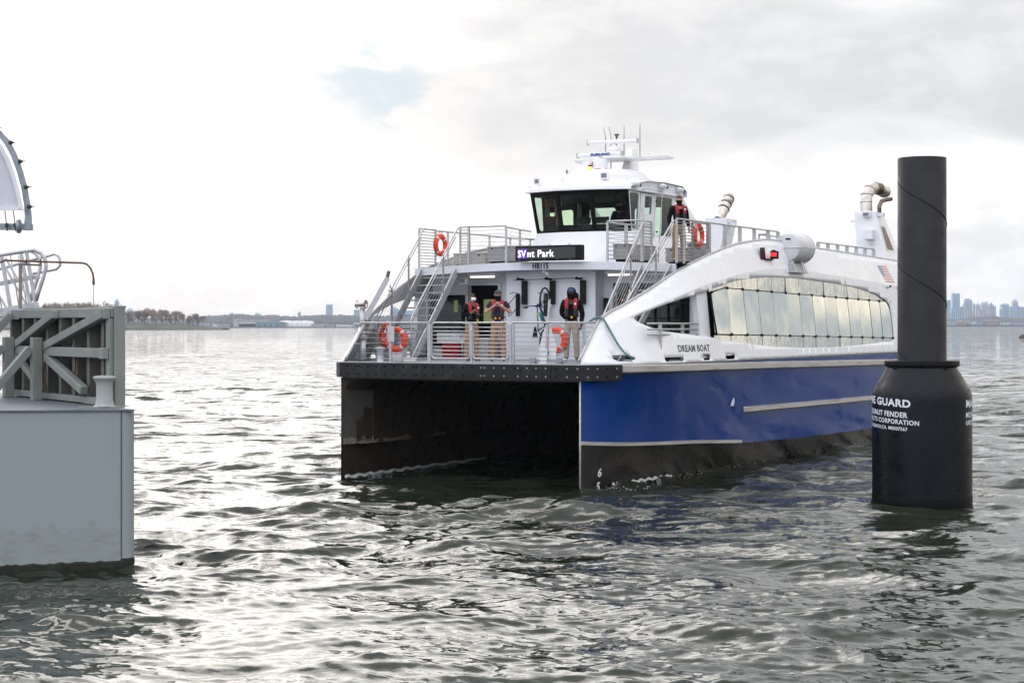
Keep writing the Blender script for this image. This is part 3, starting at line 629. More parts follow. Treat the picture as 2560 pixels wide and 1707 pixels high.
def side_panel(sgn):
    tops = [(v, cub(v, T_TOP, 2)) for v in [i*.12 for i in range(8)]+[1.0+i*.25 for i in range(93)]]
    outline = [(0.02, DZ+.01)]+[(v, z) for v, z in tops if v > .05]+[(LOA, DZ+.01)]
    bottom = [(LOA-i*.5, DZ+.01) for i in range(1, 48)]+[(v, DZ+.01) for v in (.4, .3, .2, .1)]
    outline = outline+bottom
    hole = [p for p in smooth_closed(OPEN, 5)]
    holes = [hole]+[[(a+r, b), (c-r, b), (c, b+r), (c, d-r), (c-r, d), (a+r, d), (a, d-r), (a, b+r)] for a, c, b, d, r in SLOTS]
    kn = [(v, min(cub(v, T_KN, 2), cub(v, T_TOP, 2)-.02)) for v in [1.0+i*.3 for i in range(77)]]
    vs = []; ed = []
    for lp in [outline]+holes:
        k = len(vs); vs += lp; ed += [(k+i, k+(i+1) % len(lp)) for i in range(len(lp))]
    k = len(vs); vs += kn; ed += [(k+i, k+i+1) for i in range(len(kn)-1)]
    g = 0.16
    for i in range(int(LOA/g)):
        for j in range(22):
            p = (g*(i+.5), DZ+.08+j*.15)
            if p[1] < cub(p[0], T_TOP, 2)-.06 and abs(p[1]-cub(p[0], T_KN, 2)) > .05: vs.append(p)
    r = delaunay_2d_cdt([Vector(p) for p in vs], ed, [], 0, 1e-5)
    co = r[0]; mb = MB(); out = []
    for f in r[2]:
        cx = sum(co[i].x for i in f)/len(f); cy = sum(co[i].y for i in f)/len(f)
        if pip(cx, cy, outline) and not any(pip(cx, cy, h) for h in holes): out.append(list(f) if sgn > 0 else list(f)[::-1])
    mb.add([(sgn*side_u(p.x, p.y), p.x, p.y) for p in co], out, True)
    o = mb.build('side_wall', MT['white'], ferry, fixn=False)
    me = o.data; bm = bmesh.new(); bm.from_mesh(me)
    bmesh.ops.delete(bm, geom=[v for v in bm.verts if not v.link_faces], context='VERTS')
    bmesh.ops.recalc_face_normals(bm, faces=bm.faces)
    bm.faces.ensure_lookup_table()
    if sum(f.normal.x*f.calc_area() for f in bm.faces)*sgn < 0: bmesh.ops.reverse_faces(bm, faces=bm.faces)
    for e in bm.edges:
        a, b = e.verts
        if len(e.link_faces) == 2 and e.calc_face_angle(0) > R(9): e.smooth = False
    bm.to_mesh(me); bm.free()
    s = o.modifiers.new('thick', 'SOLIDIFY'); s.thickness = .03; s.offset = -1
    return o
for sg in (1, -1):
    sw = side_panel(sg)
    # coaming along the top edge
    pts = [(sg*(cub(v, T_TOP, 1)-.03), v, cub(v, T_TOP, 2)+.015) for v in [0.05+i*.15 for i in range(100)]+[15.2+i*.5 for i in range(18)]]
    MB().tube(pts, .035, 6).build('edge_trim', MT['alurail'], sw)

# ---- hulls
T_CH = [(0, 3.12, 1.0), (1, 3.38, .93), (2.5, 3.62, .86), (4.3, 3.85, .80), (8, 3.98, .62), (15, 4.08, .50), (24, 4.1, .48)]
T_WL = [(0, 3.12), (1.5, 3.27), (3, 3.40), (6, 3.56), (10, 3.74), (15, 3.9), (24, 3.95)]
VS = [0, .06, .18, .36, .55, .8, 1.1]+[1.5+i*.45 for i in range(51)]
VS = [v for v in VS if v < LOA]+[LOA]
for sg in (1, -1):
    rows = []; 
    for j in range(9):
        t = j/8; row = []
        for v in VS:
            cu_, cz = cub(v, T_CH, 1), cub(v, T_CH, 2); kf = min(1, v/3.0); f = t**(3.6-2.3*kf)
            uu = cu_+(ud(v)-cu_)*(t*.55*kf+f*(1-.55*kf)); row.append((sg*uu, v, cz+(DZ-.02-cz)*t))
        rows.append(row)
    h = MB().loft(rows).build('hull_side', MT['blue'], ferry)
    if sg > 0: hull_port = h
    # thin seam beads in the plating
    for fr in (.90,):
        MB().tube([(sg*(cub(v, T_CH, 1)+(ud(v)-cub(v, T_CH, 1))*.93+.004), v, cub(v, T_CH, 2)+(DZ-cub(v, T_CH, 2))*fr) for v in VS if .6 < v < 12], .007, 4).build('weld_seam', MT['white2'], h)
    lo = []
    for z, mul in ((-.7, .94), (0, 1.0), (.5, None), (1.0, None)):
        row = []
        for v in VS:
            w = cub(v, T_WL, 1); c, cz = cub(v, T_CH, 1)-.012, cub(v, T_CH, 2)
            if mul: row.append((sg*(3.12+(w-3.12)*(1 if z == 0 else .6)), v, z))
            else: t = z; row.append((sg*(w+(c-w)*t), v, cz*t if t < 1 else cz))
        lo.append(row)
    b = MB().loft(lo).build('hull_bottom', MT['boot'], ferry)
    if sg > 0: boot_port = b
    # inboard face of the hull and half of the tunnel roof
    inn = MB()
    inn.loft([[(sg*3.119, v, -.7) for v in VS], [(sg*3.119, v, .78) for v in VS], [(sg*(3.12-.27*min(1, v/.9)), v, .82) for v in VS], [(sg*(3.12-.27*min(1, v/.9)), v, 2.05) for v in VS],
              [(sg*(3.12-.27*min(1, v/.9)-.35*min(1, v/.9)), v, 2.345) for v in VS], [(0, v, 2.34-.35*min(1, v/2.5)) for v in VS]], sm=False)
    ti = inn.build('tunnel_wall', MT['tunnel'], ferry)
    bp_ = MB().add([(sg*3.112, .0, .83), (sg*2.842, .9, .83), (sg*2.842, .9, 2.05), (sg*3.112, .0, 2.20)], [(0, 1, 2, 3)]).build('bow_plate', MT['bowplate'], ti, fixn=False)
    for z, n_ in ((2.0, 4), (1.75, 2), (1.5, 1), (1.2, 1)):
        for q in range(n_): vv = .12+q*.17; MB().lathe([(.001, 0), (.022, .001)], (sg*(3.105-.3*vv), vv, z), 8, 'x').build('plate_mark', MT['stain'], bp_)
    if sg < 0: tun_stb = ti
    # stem bar
    MB().tube([(sg*3.12, -.012, -.7), (sg*3.12, -.012, 2.36)], .022, 6).build('stem_bar', MT['rub'] if sg > 0 else MT['boot'], ferry)
# bow bridge underside plate + transom
MB().box((-3.1, .02, 2.34), (3.1, .3, 2.69)).build('bow_beam', MT['tunnel'], ferry)
MB().add([(-4.1, LOA, -.7), (4.1, LOA, -.7), (4.25, LOA, DZ), (-4.25, LOA, DZ)], [(0, 1, 2, 3)]).build('transom', MT['white'], ferry)
# stains on the inner face of the starboard hull
st = MB(); rs = random.Random(4)
def patch(v0, v1, z0, z1, jag):
    n = 9; a = [(-3.108, v0+(v1-v0)*i/n, z1+rs.uniform(-jag, jag)) for i in range(n+1)]; b = [(-3.108, v0+(v1-v0)*i/n, z0+rs.uniform(-jag*.3, jag*.3)) for i in range(n+1)]
    st.loft([a, b], sm=False)
for v0, v1, z0, z1 in ((.40, .62, .86, 1.40), (.60, .86, .84, 1.62), (.02, .9, .80, .95), (.9, 4.2, .80, .875)): patch(v0, v1, z0, z1, .06)
for i in range(len(st.v)): st.v[i] = (-(3.12-.27*min(1, st.v[i][1]/.9))+.016, st.v[i][1], st.v[i][2])
for nm_, ks, mt_ in (('rust_stain', (0,), 'darkstain'), ('rust_stain', (1,), 'darkstain'), ('scraped_strip', (2,), 'stain'), ('scraped_strip', (3,), 'stain')):
    for k_ in ks: q = MB(); q.add(st.v[k_*20:k_*20+20], [[i-k_*20 for i in f] for f in st.f if k_*20 <= min(f) < k_*20+20]); q.build(nm_, MT[mt_], tun_stb, fixn=False)
# chine strake (short, near the bow) and long mid strake on the port side, mirrored to starboard
def strake(sg, v0, v1, fz, fu, w, hh, nm, par, taper=.35):
    vs = [v0+(v1-v0)*i/40 for i in range(41)]; rows = [[], [], [], []]
    for v in vs:
        k = min(1, (v-v0+.02)/taper) if v0 > .5 else 1; k2 = min(1, (v1-v+.02)/taper); e = min(k, k2)
        z = fz(v); u = fu(v); rows[0].append((sg*(u-.02), v, z+hh/2)); rows[1].append((sg*(u+w*e), v, z+hh*.32)); rows[2].append((sg*(u+w*e), v, z-hh*.32)); rows[3].append((sg*(u-.02), v, z-hh/2))
    mb = MB().loft(rows+[rows[0]], sm=False)
    mb.add([rows[j][0] for j in range(4)], [(0, 1, 2, 3)]); mb.add([rows[j][-1] for j in range(4)], [(0, 1, 2, 3)])
    return mb.build(nm, MT['rub'], par)
for sg in (1, -1):
    strake(sg, -.02, 7.3, lambda v: cub(v, T_CH, 2)+.03, lambda v: cub(v, T_CH, 1), .06, .10, 'spray_rail', ferry)
    strake(sg, 7.1, 21.5, lambda v: 1.48-.008*(v-7), lambda v: cub(v, T_CH, 1)+(ud(v)-cub(v, T_CH, 1))*(.55*.5+.45*.35), .085, .15, 'fender_strake', ferry, .5)
    strake(sg, .62 if sg > 0 else 1.3, LOA, lambda v: 2.625-.008*max(0, v-1)-.004*max(0, v-8), lambda v: ud(v), .07, .20, 'rub_rail', ferry, .1)
# deck plate
dk = [(ud(v)-.03, v) for v in VS]; dk = dk+[(-a, b) for a, b in dk[::-1]]
MB().prism(dk, lambda a, b: (a, b, DZ-.06), lambda a, b: (a, b, DZ)).build('deck', MT['deck'], ferry)
# ---- bow fender, bolted rubber panels that wrap both corners
path = [(-ud(v), v) for v in (1.15, .8, .55, .36, .18, .08)]+[(-3.12, 0)]+[(-3.12+6.24*i/12, 0) for i in range(1, 12)]+[(3.12, 0)]+[(ud(v), v) for v in (.08, .18, .36, .55, .80)]
def offs(path, d):
    out = []
    for i, p in enumerate(path):
        a = Vector(path[max(0, i-1)]); b = Vector(path[min(len(path)-1, i+1)]); t = (b-a).normalized(); n = Vector((t.y, -t.x))
        out.append((p[0]+n.x*d, p[1]+n.y*d))
    return out
po = offs(path, .085); pi_ = offs(path, -.02)
fm = MB().loft([[(x, y, 2.375) for x, y in pi_], [(x, y, 2.375) for x, y in po], [(x, y, 2.715) for x, y in po], [(x, y, 2.715) for x, y in pi_], [(x, y, 2.375) for x, y in pi_]], sm=False)
for e in (0, -1): fm.add([(*pi_[e], 2.375), (*po[e], 2.375), (*po[e], 2.715), (*pi_[e], 2.715)], [(0, 1, 2, 3)])
fender = fm.build('bow_fender', MT['rubber'], ferry)
MB().loft([[(x, y, 2.718) for x, y in offs(path, -.03)], [(x, y, 2.718) for x, y in offs(path, .03)], [(x, y, 2.735) for x, y in offs(path, .03)], [(x, y, 2.735) for x, y in offs(path, -.03)]], sm=False).build('deck_edge', MT['alu'], fender)
# seams between panels and the bolts
L_ = [0]
for a, b in zip(po, po[1:]): L_.append(L_[-1]+math.hypot(b[0]-a[0], b[1]-a[1]))
def at_len(s):
    for i in range(len(po)-1):
        if s <= L_[i+1]: break
    t = (s-L_[i])/(L_[i+1]-L_[i]); a, b = po[i], po[i+1]; d = Vector((b[0]-a[0], b[1]-a[1])).normalized()
    return (a[0]+(b[0]-a[0])*t, a[1]+(b[1]-a[1])*t), (d.y, -d.x)
s = .12; k = 0; seams = []
while s < L_[-1]-.05:
    (x, y), n = at_len(s)
    for z in (2.455, 2.635):
        shiny = x > .35 and k % 5 != 2
        m = MB(); c = Vector((x, y, z)); nn = Vector((*n, 0)); tt = Vector((-n[1], n[0], 0)); up = Vector((0, 0, 1))
        ring = lambda r, o: [c+nn*o+(tt*math.cos(q*PI/4)+up*math.sin(q*PI/4))*r for q in range(8)]
        if shiny: m.loft([ring(.020, -.004), ring(.020, .008), ring(.010, .013), ring(.0005, .014)], closed=True, sm=False)
        else: m.loft([ring(.026, .001), ring(.024, .003), ring(.001, .002)], closed=True, sm=False)
        m.build('bolt', MT['bolt'] if shiny else MT['hole'], fender)
    k += 1
    s += .085 if k in (2, 9, 16, 24, 28) else .245+.02*math.sin(k)
for x in (-3.3, -.86, 2.45):
    q = min(range(len(po)), key=lambda i: abs(po[i][0]-x)); (a, b), n = at_len(min(max(.02, L_[q]+(x-po[q][0] if abs(x) < 3 else 0)), L_[-1]-.02))
    MB().bar((a+n[0]*.001, b+n[1]*.001, 2.377), (a+n[0]*.001, b+n[1]*.001, 2.713), .012, .006).build('panel_seam', MT['hole'], fender)

# ---- glazing along the cabin sides
def gz_top(v): return interp(v, [(5.04, 4.37), (5.95, 4.49), (19.3, 4.30)])
def gz_bot(v): return interp(v, [(5.04, 3.37), (19.3, 3.185)])
rg = random.Random(12)
for sg in (1, -1):
    for i in range(14):
        a, b = 5.04+i*1.018, 5.04+(i+1)*1.018; g = .014
        t0 = rg.uniform(-.005, .005); t1 = t0; tt = rg.uniform(-.006, .006)
        mk = lambda v, z, e=0: (sg*(4.19-.12*(z-3.3)/1.1+e), v, z)
        MB().hexa([mk(a+g, gz_bot(a), t0), mk(b-g, gz_bot(b), -t0), mk(b-g, gz_bot(b), -t0-.02), mk(a+g, gz_bot(a), t0-.02),
                   mk(a+g, gz_top(a), t1+tt), mk(b-g, gz_top(b), -t1+tt), mk(b-g, gz_top(b), -t1+tt-.02), mk(a+g, gz_top(a), t1+tt-.02)]).build('window_pane', MT['glass'], ferry)
        for nm, zz0, zz1, e0, e1 in (('upper_pane', gz_top, lambda v: max(gz_top(v)+.03, min(4.95, cub(v, T_KN, 2)-.03)), 0, .04), ('lower_pane', lambda v: 2.85, gz_bot, -.03, 0)):
            e = rg.uniform(-.012, .012)
            p = [(sg*min(mk(v, z(v))[0]*sg+ee+e, side_u(v, z(v))-.02), v, z(v)) for v, z, ee in ((a+g, zz0, e0), (b-g, zz0, e0), (b-g, zz1, e1), (a+g, zz1, e1))]
            MB().add(p, [(0, 1, 2, 3)]).build(nm, MT['glassrough'], ferry)
    for i in range(15):
        v = 5.04+i*1.018
        for z in (gz_top(v), gz_bot(v)):
            if sg > 0: MB().box((4.19-.12*(z-3.3)/1.1-.01, v-.022, z-.035), (4.19-.12*(z-3.3)/1.1+.03, v+.022, z+.035)).build('glazing_clamp', MT['black'], ferry)
    lw = MB()
    for v0, v1 in ((5.04, 5.95), (5.95, 19.3)): lw.tube([(sg*(4.205-.12*(gz_top(v)-3.3)/1.1), v, gz_top(v)) for v in (v0, v1)], .009, 5)
    lw.tube([(sg*4.21, 5.04, gz_bot(5.04)), (sg*4.21, 19.3, gz_bot(19.3))], .009, 5); lw.tube([(sg*4.215, 5.04, 3.37), (sg*4.03, 5.04, 4.37)], .022, 5)
    lw.build('glazing_joint', MT['black'], ferry)
    # white jamb at the front of the glass
    MB().hexa([(sg*4.10, 4.45, 2.8), (sg*4.10, 5.03, 2.8), (sg*3.95, 5.03, 2.8), (sg*3.95, 4.45, 2.8), (sg*3.92, 4.45, 4.42), (sg*3.95, 5.03, 4.45), (sg*3.78, 5.03, 4.45), (sg*3.78, 4.45, 4.42)]).build('window_jamb', MT['white2'], ferry)
    # rails inside the side opening
    ir = MB()
    for z in (3.62, 3.49, 3.37): ir.tube([(sg*3.93, 1.7, z), (sg*3.98, 5.0, z)], .022, 6)
    for v in (2.35, 3.6): ir.bar((sg*3.95, v, 2.75), (sg*3.95, v, 3.61), .07, .03)
    ir.build('opening_rail', MT['alurail'], ferry)
# ---- main deck cabin
cab = MB(); cab.box((-3.8, 5.3, DZ+.01), (-3.76, 23.5, 4.98)); cab.box((3.76, 5.3, DZ+.01), (3.8, 23.5, 4.98)); cab.box((-3.8, 23.4, DZ), (3.8, 23.5, 4.98))
cab.build('cabin_inner_wall', MT['black'], ferry)
BW = 3.70
fb = MB()    # front bulkhead around the openings: door, side windows
W0 = 4.95
def wall_holes(mb, u0, u1, z0, z1, holes, v0, v1):
    us = sorted({u0, u1, *[h[0] for h in holes], *[h[1] for h in holes]}); zs = sorted({z0, z1, *[h[2] for h in holes], *[h[3] for h in holes]})
    for a, b in zip(us, us[1:]):
        for c, d in zip(zs, zs[1:]):
            m = ((a+b)/2, (c+d)/2)
            if any(h[0] < m[0] < h[1] and h[2] < m[1] < h[3] for h in holes): continue
            mb.add([(a, v0, c), (b, v0, c), (b, v0, d), (a, v0, d)], [(0, 1, 2, 3)])
    for h in holes:
        a, b, c, d = h
        mb.add([(a, v0, c), (b, v0, c), (b, v0, d), (a, v0, d), (a, v1, c), (b, v1, c), (b, v1, d), (a, v1, d)], [(0, 1, 5, 4), (1, 2, 6, 5), (2, 3, 7, 6), (3, 0, 4, 7)])
wall_holes(fb, -BW, -1.2, DZ, 5.03, [(-2.60, -1.72, DZ+.02, 4.60)], W0, W0+.12)
fb.build('front_bulkhead', MT['bulk'], ferry); fb = MB()
wall_holes(fb, 1.2, BW, DZ, 5.03, [(1.50, 3.55, DZ+.02, 4.62)], W0, W0+.12)
fb.build('front_bulkhead', MT['bulk'], ferry)
cp = MB().box((-1.25, 4.50, DZ), (1.25, 5.1, 5.02)); cpo = cp.build('rack_bulkhead', MT['bulk'], ferry, bevel=.015)
MB().box((-1.0, 4.485, 3.0), (-.25, 4.497, 4.62)).box((-.2, 4.485, 3.0), (.55, 4.497, 4.62)).build('raised_panel', MT['bulk'], cpo)
df = MB().box((-2.68, W0-.05, DZ), (-2.60, W0-.002, 4.66)).box((-1.72, W0-.05, DZ), (-1.64, W0-.002, 4.66)).box((-2.60, W0-.05, 4.60), (-1.72, W0-.002, 4.66)).build('door_frame', MT['alu'], ferry)
MB().box((-2.60, W0+.13, DZ), (-1.72, W0+.16, 4.60)).build('doorway_dark_sheet', MT['hole'], ferry)  # near-black sheet painted for the shade inside the doorway
MB().box((-2.22, W0+.10, 3.62), (-1.86, W0+.12, 4.24)).build('painted_door_reflection', MT['yellowrefl'], df)  # yellow reflection in the doorway, painted as a flat panel
# dark window beside the stair
wl = MB().box((-3.75, W0-.03, 3.0), (-2.70, W0-.004, 4.36)).build('dark_window', MT['black'], ferry, bevel=.01)
MB().box((-3.66, W0-.045, 3.08), (-2.80, W0-.033, 4.28)).build('pane', MT['darkglass'], wl)
MB().box((-3.02, W0-.05, 3.92), (-2.90, W0-.047, 4.22)).build('painted_reflection', MT['yellowrefl'], wl)  # painted patch for a yellow reflection in the pane
# right of the racks: narrow window, dark glazed doors with bars
nw = MB().box((1.27, 4.90, 3.45), (1.40, W0-.004, 4.25)).build('narrow_window', MT['darkglass'], ferry, bevel=.008)
gd = MB().box((1.50, W0+.10, DZ), (3.55, W0+.12, 4.62)).build('glazed_door', MT['darkglass'], ferry)
gb = MB()
for z in (3.05, 3.4, 3.75, 4.1, 4.4): gb.box((1.52, W0+.06, z-.015), (3.53, W0+.085, z+.015))
for u in (1.9, 2.25, 2.6, 2.95, 3.3): gb.box((u-.02, W0+.05, DZ+.03), (u+.02, W0+.075, 4.6))
gb.build('glazing_bar', MT['black'], gd)
for u, z, m in ((1.95, 4.43, 'amber'), (2.12, 3.95, 'ledp'), (1.75, 4.2, 'amber')):
    MB().lathe([(.001, -.01), (.016, -.005), (.016, .005), (.001, .01)], (u, W0+.03, z), 8, 'y').build('inside_light', MT[m], gd)
MB().box((1.58, W0+.03, 3.30), (1.80, W0+.04, 3.55)).build('painted_glass_reflection', MT['yellowrefl'], gd)  # yellow reflection on the door glass, put in as colour
# canopy slab, fascia with camber, deckhead
cam_z = lambda u: 5.13-.0085*u*u
us = [-3.62+7.24*i/24 for i in range(25)]
MB().loft([[(u, 3.96, cam_z(u)-.19) for u in us], [(u, 3.96, cam_z(u)) for u in us], [(u, 4.02, cam_z(u)+.005) for u in us], [(u, 4.02, cam_z(u)-.19) for u in us], [(u, 3.96, cam_z(u)-.19) for u in us]], sm=False).build('fascia', MT['bulk'], ferry)
MB().loft([[(u*1.03, 4.02, cam_z(u)) for u in us], [(u*1.05, LOA-.5, cam_z(u)) for u in us]], sm=False).build('upper_deck', MT['deck'], ferry)
MB().loft([[(u, 4.02, cam_z(u)-.10) for u in us], [(u, W0+.1, cam_z(u)-.10) for u in us]], sm=False).build('canopy_ceiling', MT['bulk'], ferry)
for u0, u1 in ((-2.25, -1.45), (1.62, 2.35)):
    f = MB().box((u0, 4.28, 4.82), (u1, 4.42, 4.90)).build('strip_light', MT['white2'], ferry, bevel=.01)
    MB().tube([(u0+.05, 4.35, 4.80), (u1-.05, 4.35, 4.80)], .028, 8).build('tube', MT['tube'], f)
cc = MB().lathe([(.001, 4.87), (.05, 4.865), (.055, 4.93), (.05, 4.96)], (.05, 4.1, 0), 16).build('camera_dome', MT['white2'], ferry)
MB().tube([(.10, 4.1, 4.86), (.17, 4.06, 4.83)], .04, 8).build('camera_dome', MT['bulk'], ferry)
fl = MB().box((-2.53, 4.35, 4.62), (-2.33, 4.46, 4.78)).build('wall_flood_lamp', MT['white2'], ferry, bevel=.01); MB().box((-2.50, 4.335, 4.65), (-2.36, 4.348, 4.75)).build('lens', MT['lens'], fl)
MB().lathe([(.001, 4.80), (.06, 4.82), (.06, 4.92)], (-2.62, 4.12, 0), 14).build('camera_dome', MT['white2'], ferry)
text_obj('hull_number', 'HB115', .195, lambda a, b: (.02+a, 3.950, 4.965+b), MT['txtblack'], ferry, bold=.009, sx=.78, align='center')
# destination sign
sg_ = MB().box((-.56, 3.72, 5.15), (1.24, 3.94, 5.52)).build('destination_sign', MT['black'], ferry, bevel=.02)
MB().box((-.50, 3.712, 5.20), (1.10, 3.718, 5.47)).build('screen', MT['screen'], sg_)
MB().box((-.485, 3.705, 5.215), (-.225, 3.710, 5.44)).build('lit_block', MT['ledp'], sg_)
text_obj('lettering', 'SV', .235, lambda a, b: (-.475+a, 3.700, 5.245+b), MT['led'], sg_, bold=.004, sx=.86)
text_obj('lettering', 'nt Park', .235, lambda a, b: (-.215+a, 3.700, 5.245+b), MT['led'], sg_, bold=.004, sx=.98)
for u in (-.45, -.1, .25, .6, .95): MB().lathe([(.001, 3.715), (.012, 3.717), (.012, 3.72)], (u, 0, 5.175), 8, 'y').build('screw', MT['bolt'], sg_)
for u in (-.2, .35, .9): MB().tube([(u-.03, 3.8, 5.52), (u-.03, 3.8, 5.545), (u+.03, 3.8, 5.545), (u+.03, 3.8, 5.52)], .008, 5).build('lifting_eye', MT['black'], sg_)
text_obj('boat_name', 'DREAM BOAT', .215, lambda a, b: (side_u(3.05+a, 2.98+b)+.006, 3.05+a, 2.975+b), MT['txtgrey'], ferry, bold=.006, sx=1.14)
for s_, z in (('6', .265), ('5', -.035)):
    def dm(a, b):
        v = .62+a; zz = z+b; w = cub(v, T_WL, 1); c, cz = cub(v, T_CH, 1), cub(v, T_CH, 2); return (w+(c-w)*min(1, max(0, zz/cz))+.012, v, zz)
    text_obj('draught_mark', s_, .25, dm, MT['txtwhite'], ferry, bold=.008, sx=1.15)
MB().add([(4.30, 6.2, 1.60), (4.30, 6.42, 1.62), (4.30, 6.42, 1.78), (4.30, 6.3, 1.84)], [(0, 1, 2, 3)])
pv = lambda v, z: (cub(v, T_CH, 1)+(ud(v)-cub(v, T_CH, 1))*((z-cub(v, T_CH, 2))/(DZ-cub(v, T_CH, 2)))+.012, v, z)
MB().add([pv(6.2, 1.60), pv(6.42, 1.61), pv(6.42, 1.74), pv(6.33, 1.82), pv(6.24, 1.74)], [(0, 1, 2, 3, 4)]).build('white_decal', MT['txtwhite'], ferry, fixn=False)
# flag near the stern of the side wall
fv = lambda a, b: (side_u(18.75+a-.32*b, 5.50-b)+.008, 18.75+a+.55*b, 5.50-b)
fp = lambda a, b: (side_u(18.7+a+b*.75, 5.42-b)+.008, 18.7+a+b*.75, 5.42-b)
for i in range(7):
    b0 = i*.078; a0 = .34 if i < 4 else 0.0
    MB().add([fp(a0, b0), fp(.95, b0), fp(.95, b0+.038), fp(a0, b0+.038)], [(0, 1, 2, 3)]).build('flag_stripe', MT['flagr'], ferry, fixn=False)
MB().add([fp(0, 0), fp(.32, 0), fp(.32, .29), fp(0, .29)], [(0, 1, 2, 3)]).build('flag_canton', MT['flagb'], ferry, fixn=False)
for v in (19.0, 20.1):
    MB().tube([(side_u(v, 4.78)-.05, v, 4.78), (side_u(v, 4.78)+.06, v+.10, 4.78)], [.075, .055], 12).build('side_lamp', MT['bulk'], ferry)
    MB().tube([(side_u(v, 4.78)+.055, v+.10, 4.78), (side_u(v, 4.78)+.10, v+.17, 4.78)], [.05, .03], 12).build('side_lamp', MT['black'], ferry)
# red navigation lamp on the side wall
rl = MB().box((3.92, 8.80, 5.27), (4.02, 9.35, 5.30)).build('lamp_shelf', MT['black'], ferry)
nl = empty('navigation_lamp'); nl.parent = ferry
MB().lathe([(.085, 5.30), (.095, 5.33), (.095, 5.35), (.07, 5.36)], (4.12, 9.1, 0), 16).build('base', MT['black'], nl)
MB().lathe([(.07, 5.352), (.075, 5.40), (.07, 5.46), (.001, 5.462)], (4.12, 9.1, 0), 16).build('lamp_lens', MT['redlamp'], nl)
MB().lathe([(.085, 5.462), (.08, 5.50), (.04, 5.53), (.001, 5.535)], (4.12, 9.1, 0), 16).build('cap', MT['black'], nl)
MB().bar((3.98, 8.72, 5.28), (3.96, 8.70, 5.58), .30, .02, (1, 0, 0)).build('lamp_screen', MT['black'], nl)
MB().box((3.98, 9.22, 5.30), (4.20, 9.25, 5.50)).build('lamp_screen', MT['black'], nl)
# mooring fairlead recesses behind the slots
for a, c, b, d, r in SLOTS:
    fr = MB().box((ud(a)-.40, a-.04, b-.05), (ud(a)-.36, c+.04, d+.05)).build('fairlead_recess', MT['black'] if a != 4.25 else MT['alud'], ferry)

# ---- see-through glass for the wheelhouse
def glassmat(name, tint, ior):
    m = bpy.data.materials.new(name); m.use_nodes = True; t = m.node_tree; t.nodes.clear()
    tr = t.nodes.new('ShaderNodeBsdfTransparent'); tr.inputs[0].default_value = (*tint, 1)
    gl = t.nodes.new('ShaderNodeBsdfGlossy'); gl.inputs['Roughness'].default_value = 0.03; gl.inputs[0].default_value = (.85, .9, .85, 1)
    fr = t.nodes.new('ShaderNodeFresnel'); fr.inputs[0].default_value = ior
    nz = t.nodes.new('ShaderNodeTexNoise'); nz.inputs['Scale'].default_value = 1.4; bp = t.nodes.new('ShaderNodeBump'); bp.inputs['Strength'].default_value = .06; bp.inputs['Distance'].default_value = .05
    tcx = t.nodes.new('ShaderNodeTexCoord'); t.links.new(tcx.outputs['Object'], nz.inputs['Vector']); t.links.new(nz.outputs[0], bp.inputs['Height']); t.links.new(bp.outputs[0], gl.inputs['Normal'])
    mx = t.nodes.new('ShaderNodeMixShader'); ou = t.nodes.new('ShaderNodeOutputMaterial')
    t.links.new(fr.outputs[0], mx.inputs[0]); t.links.new(tr.outputs[0], mx.inputs[1]); t.links.new(gl.outputs[0], mx.inputs[2]); t.links.new(mx.outputs[0], ou.inputs[0])
    return m
MT['phglass'] = glassmat('wheelhouse_glass', (.74, .86, .77), 1.45)
MT['phinner'] = mat('wheelhouse_interior', (.035, .035, .037), .7)

# ---- wheelhouse
pht = [(-1.41, 6.05), (-.49, 5.74), (.49, 5.74), (1.41, 6.05)]; phb = [(-1.36, 6.33), (-.48, 6.02), (.48, 6.02), (1.36, 6.33)]
PZ0, PZ1, PZT = 5.96, 6.98, 7.05
wh = empty('wheelhouse'); wh.parent = ferry
def framed(name, q, ins, par, fm, gm, t=.05, prot=0.0, sub='pane', rad=.08):
    """q: 4 corners (bottom a, bottom b, top b, top a); ins: (bottom, right, top, left) frame widths; the pane sits in the frame"""
    A, B, C_, D = [Vector(p) for p in q]; n = (B-A).cross(D-A).normalized()
    wu = (B-A).length; hu = (D-A).length
    def P(s, t_): return A.lerp(B, s).lerp(D.lerp(C_, s), t_)
    s0, s1, t0, t1 = ins[3]/wu, 1-ins[1]/wu, ins[0]/hu, 1-ins[2]/hu
    rs, rt_ = rad/wu, rad/hu; inner = []
    for (cx, cy, a0) in ((s1-rs, t0+rt_, -90), (s1-rs, t1-rt_, 0), (s0+rs, t1-rt_, 90), (s0+rs, t0+rt_, 180)):
        for k in range(5): a = R(a0+k*22.5); inner.append((cx+rs*math.cos(a), cy+rt_*math.sin(a)))
    outer = []
    for (cx, cy) in ((1, 0), (1, 1), (0, 1), (0, 0)): outer += [(cx, cy)]*5
    mb = MB(); N_ = len(inner)
    r0 = [P(*p)+n*prot for p in outer]; r1 = [P(*p)+n*prot for p in inner]; r2 = [P(*p)-n*t for p in inner]; r3 = [P(*p)-n*t for p in outer]
    mb.loft([r0, r1, r2, r3, r0], closed=True, sm=False)
    o = mb.build(name, fm, par)
    me = o.data
    MB().add([p*1.0-n*(t*.4) for p in r1], [list(range(N_))]).build(sub, gm, o)
    return o
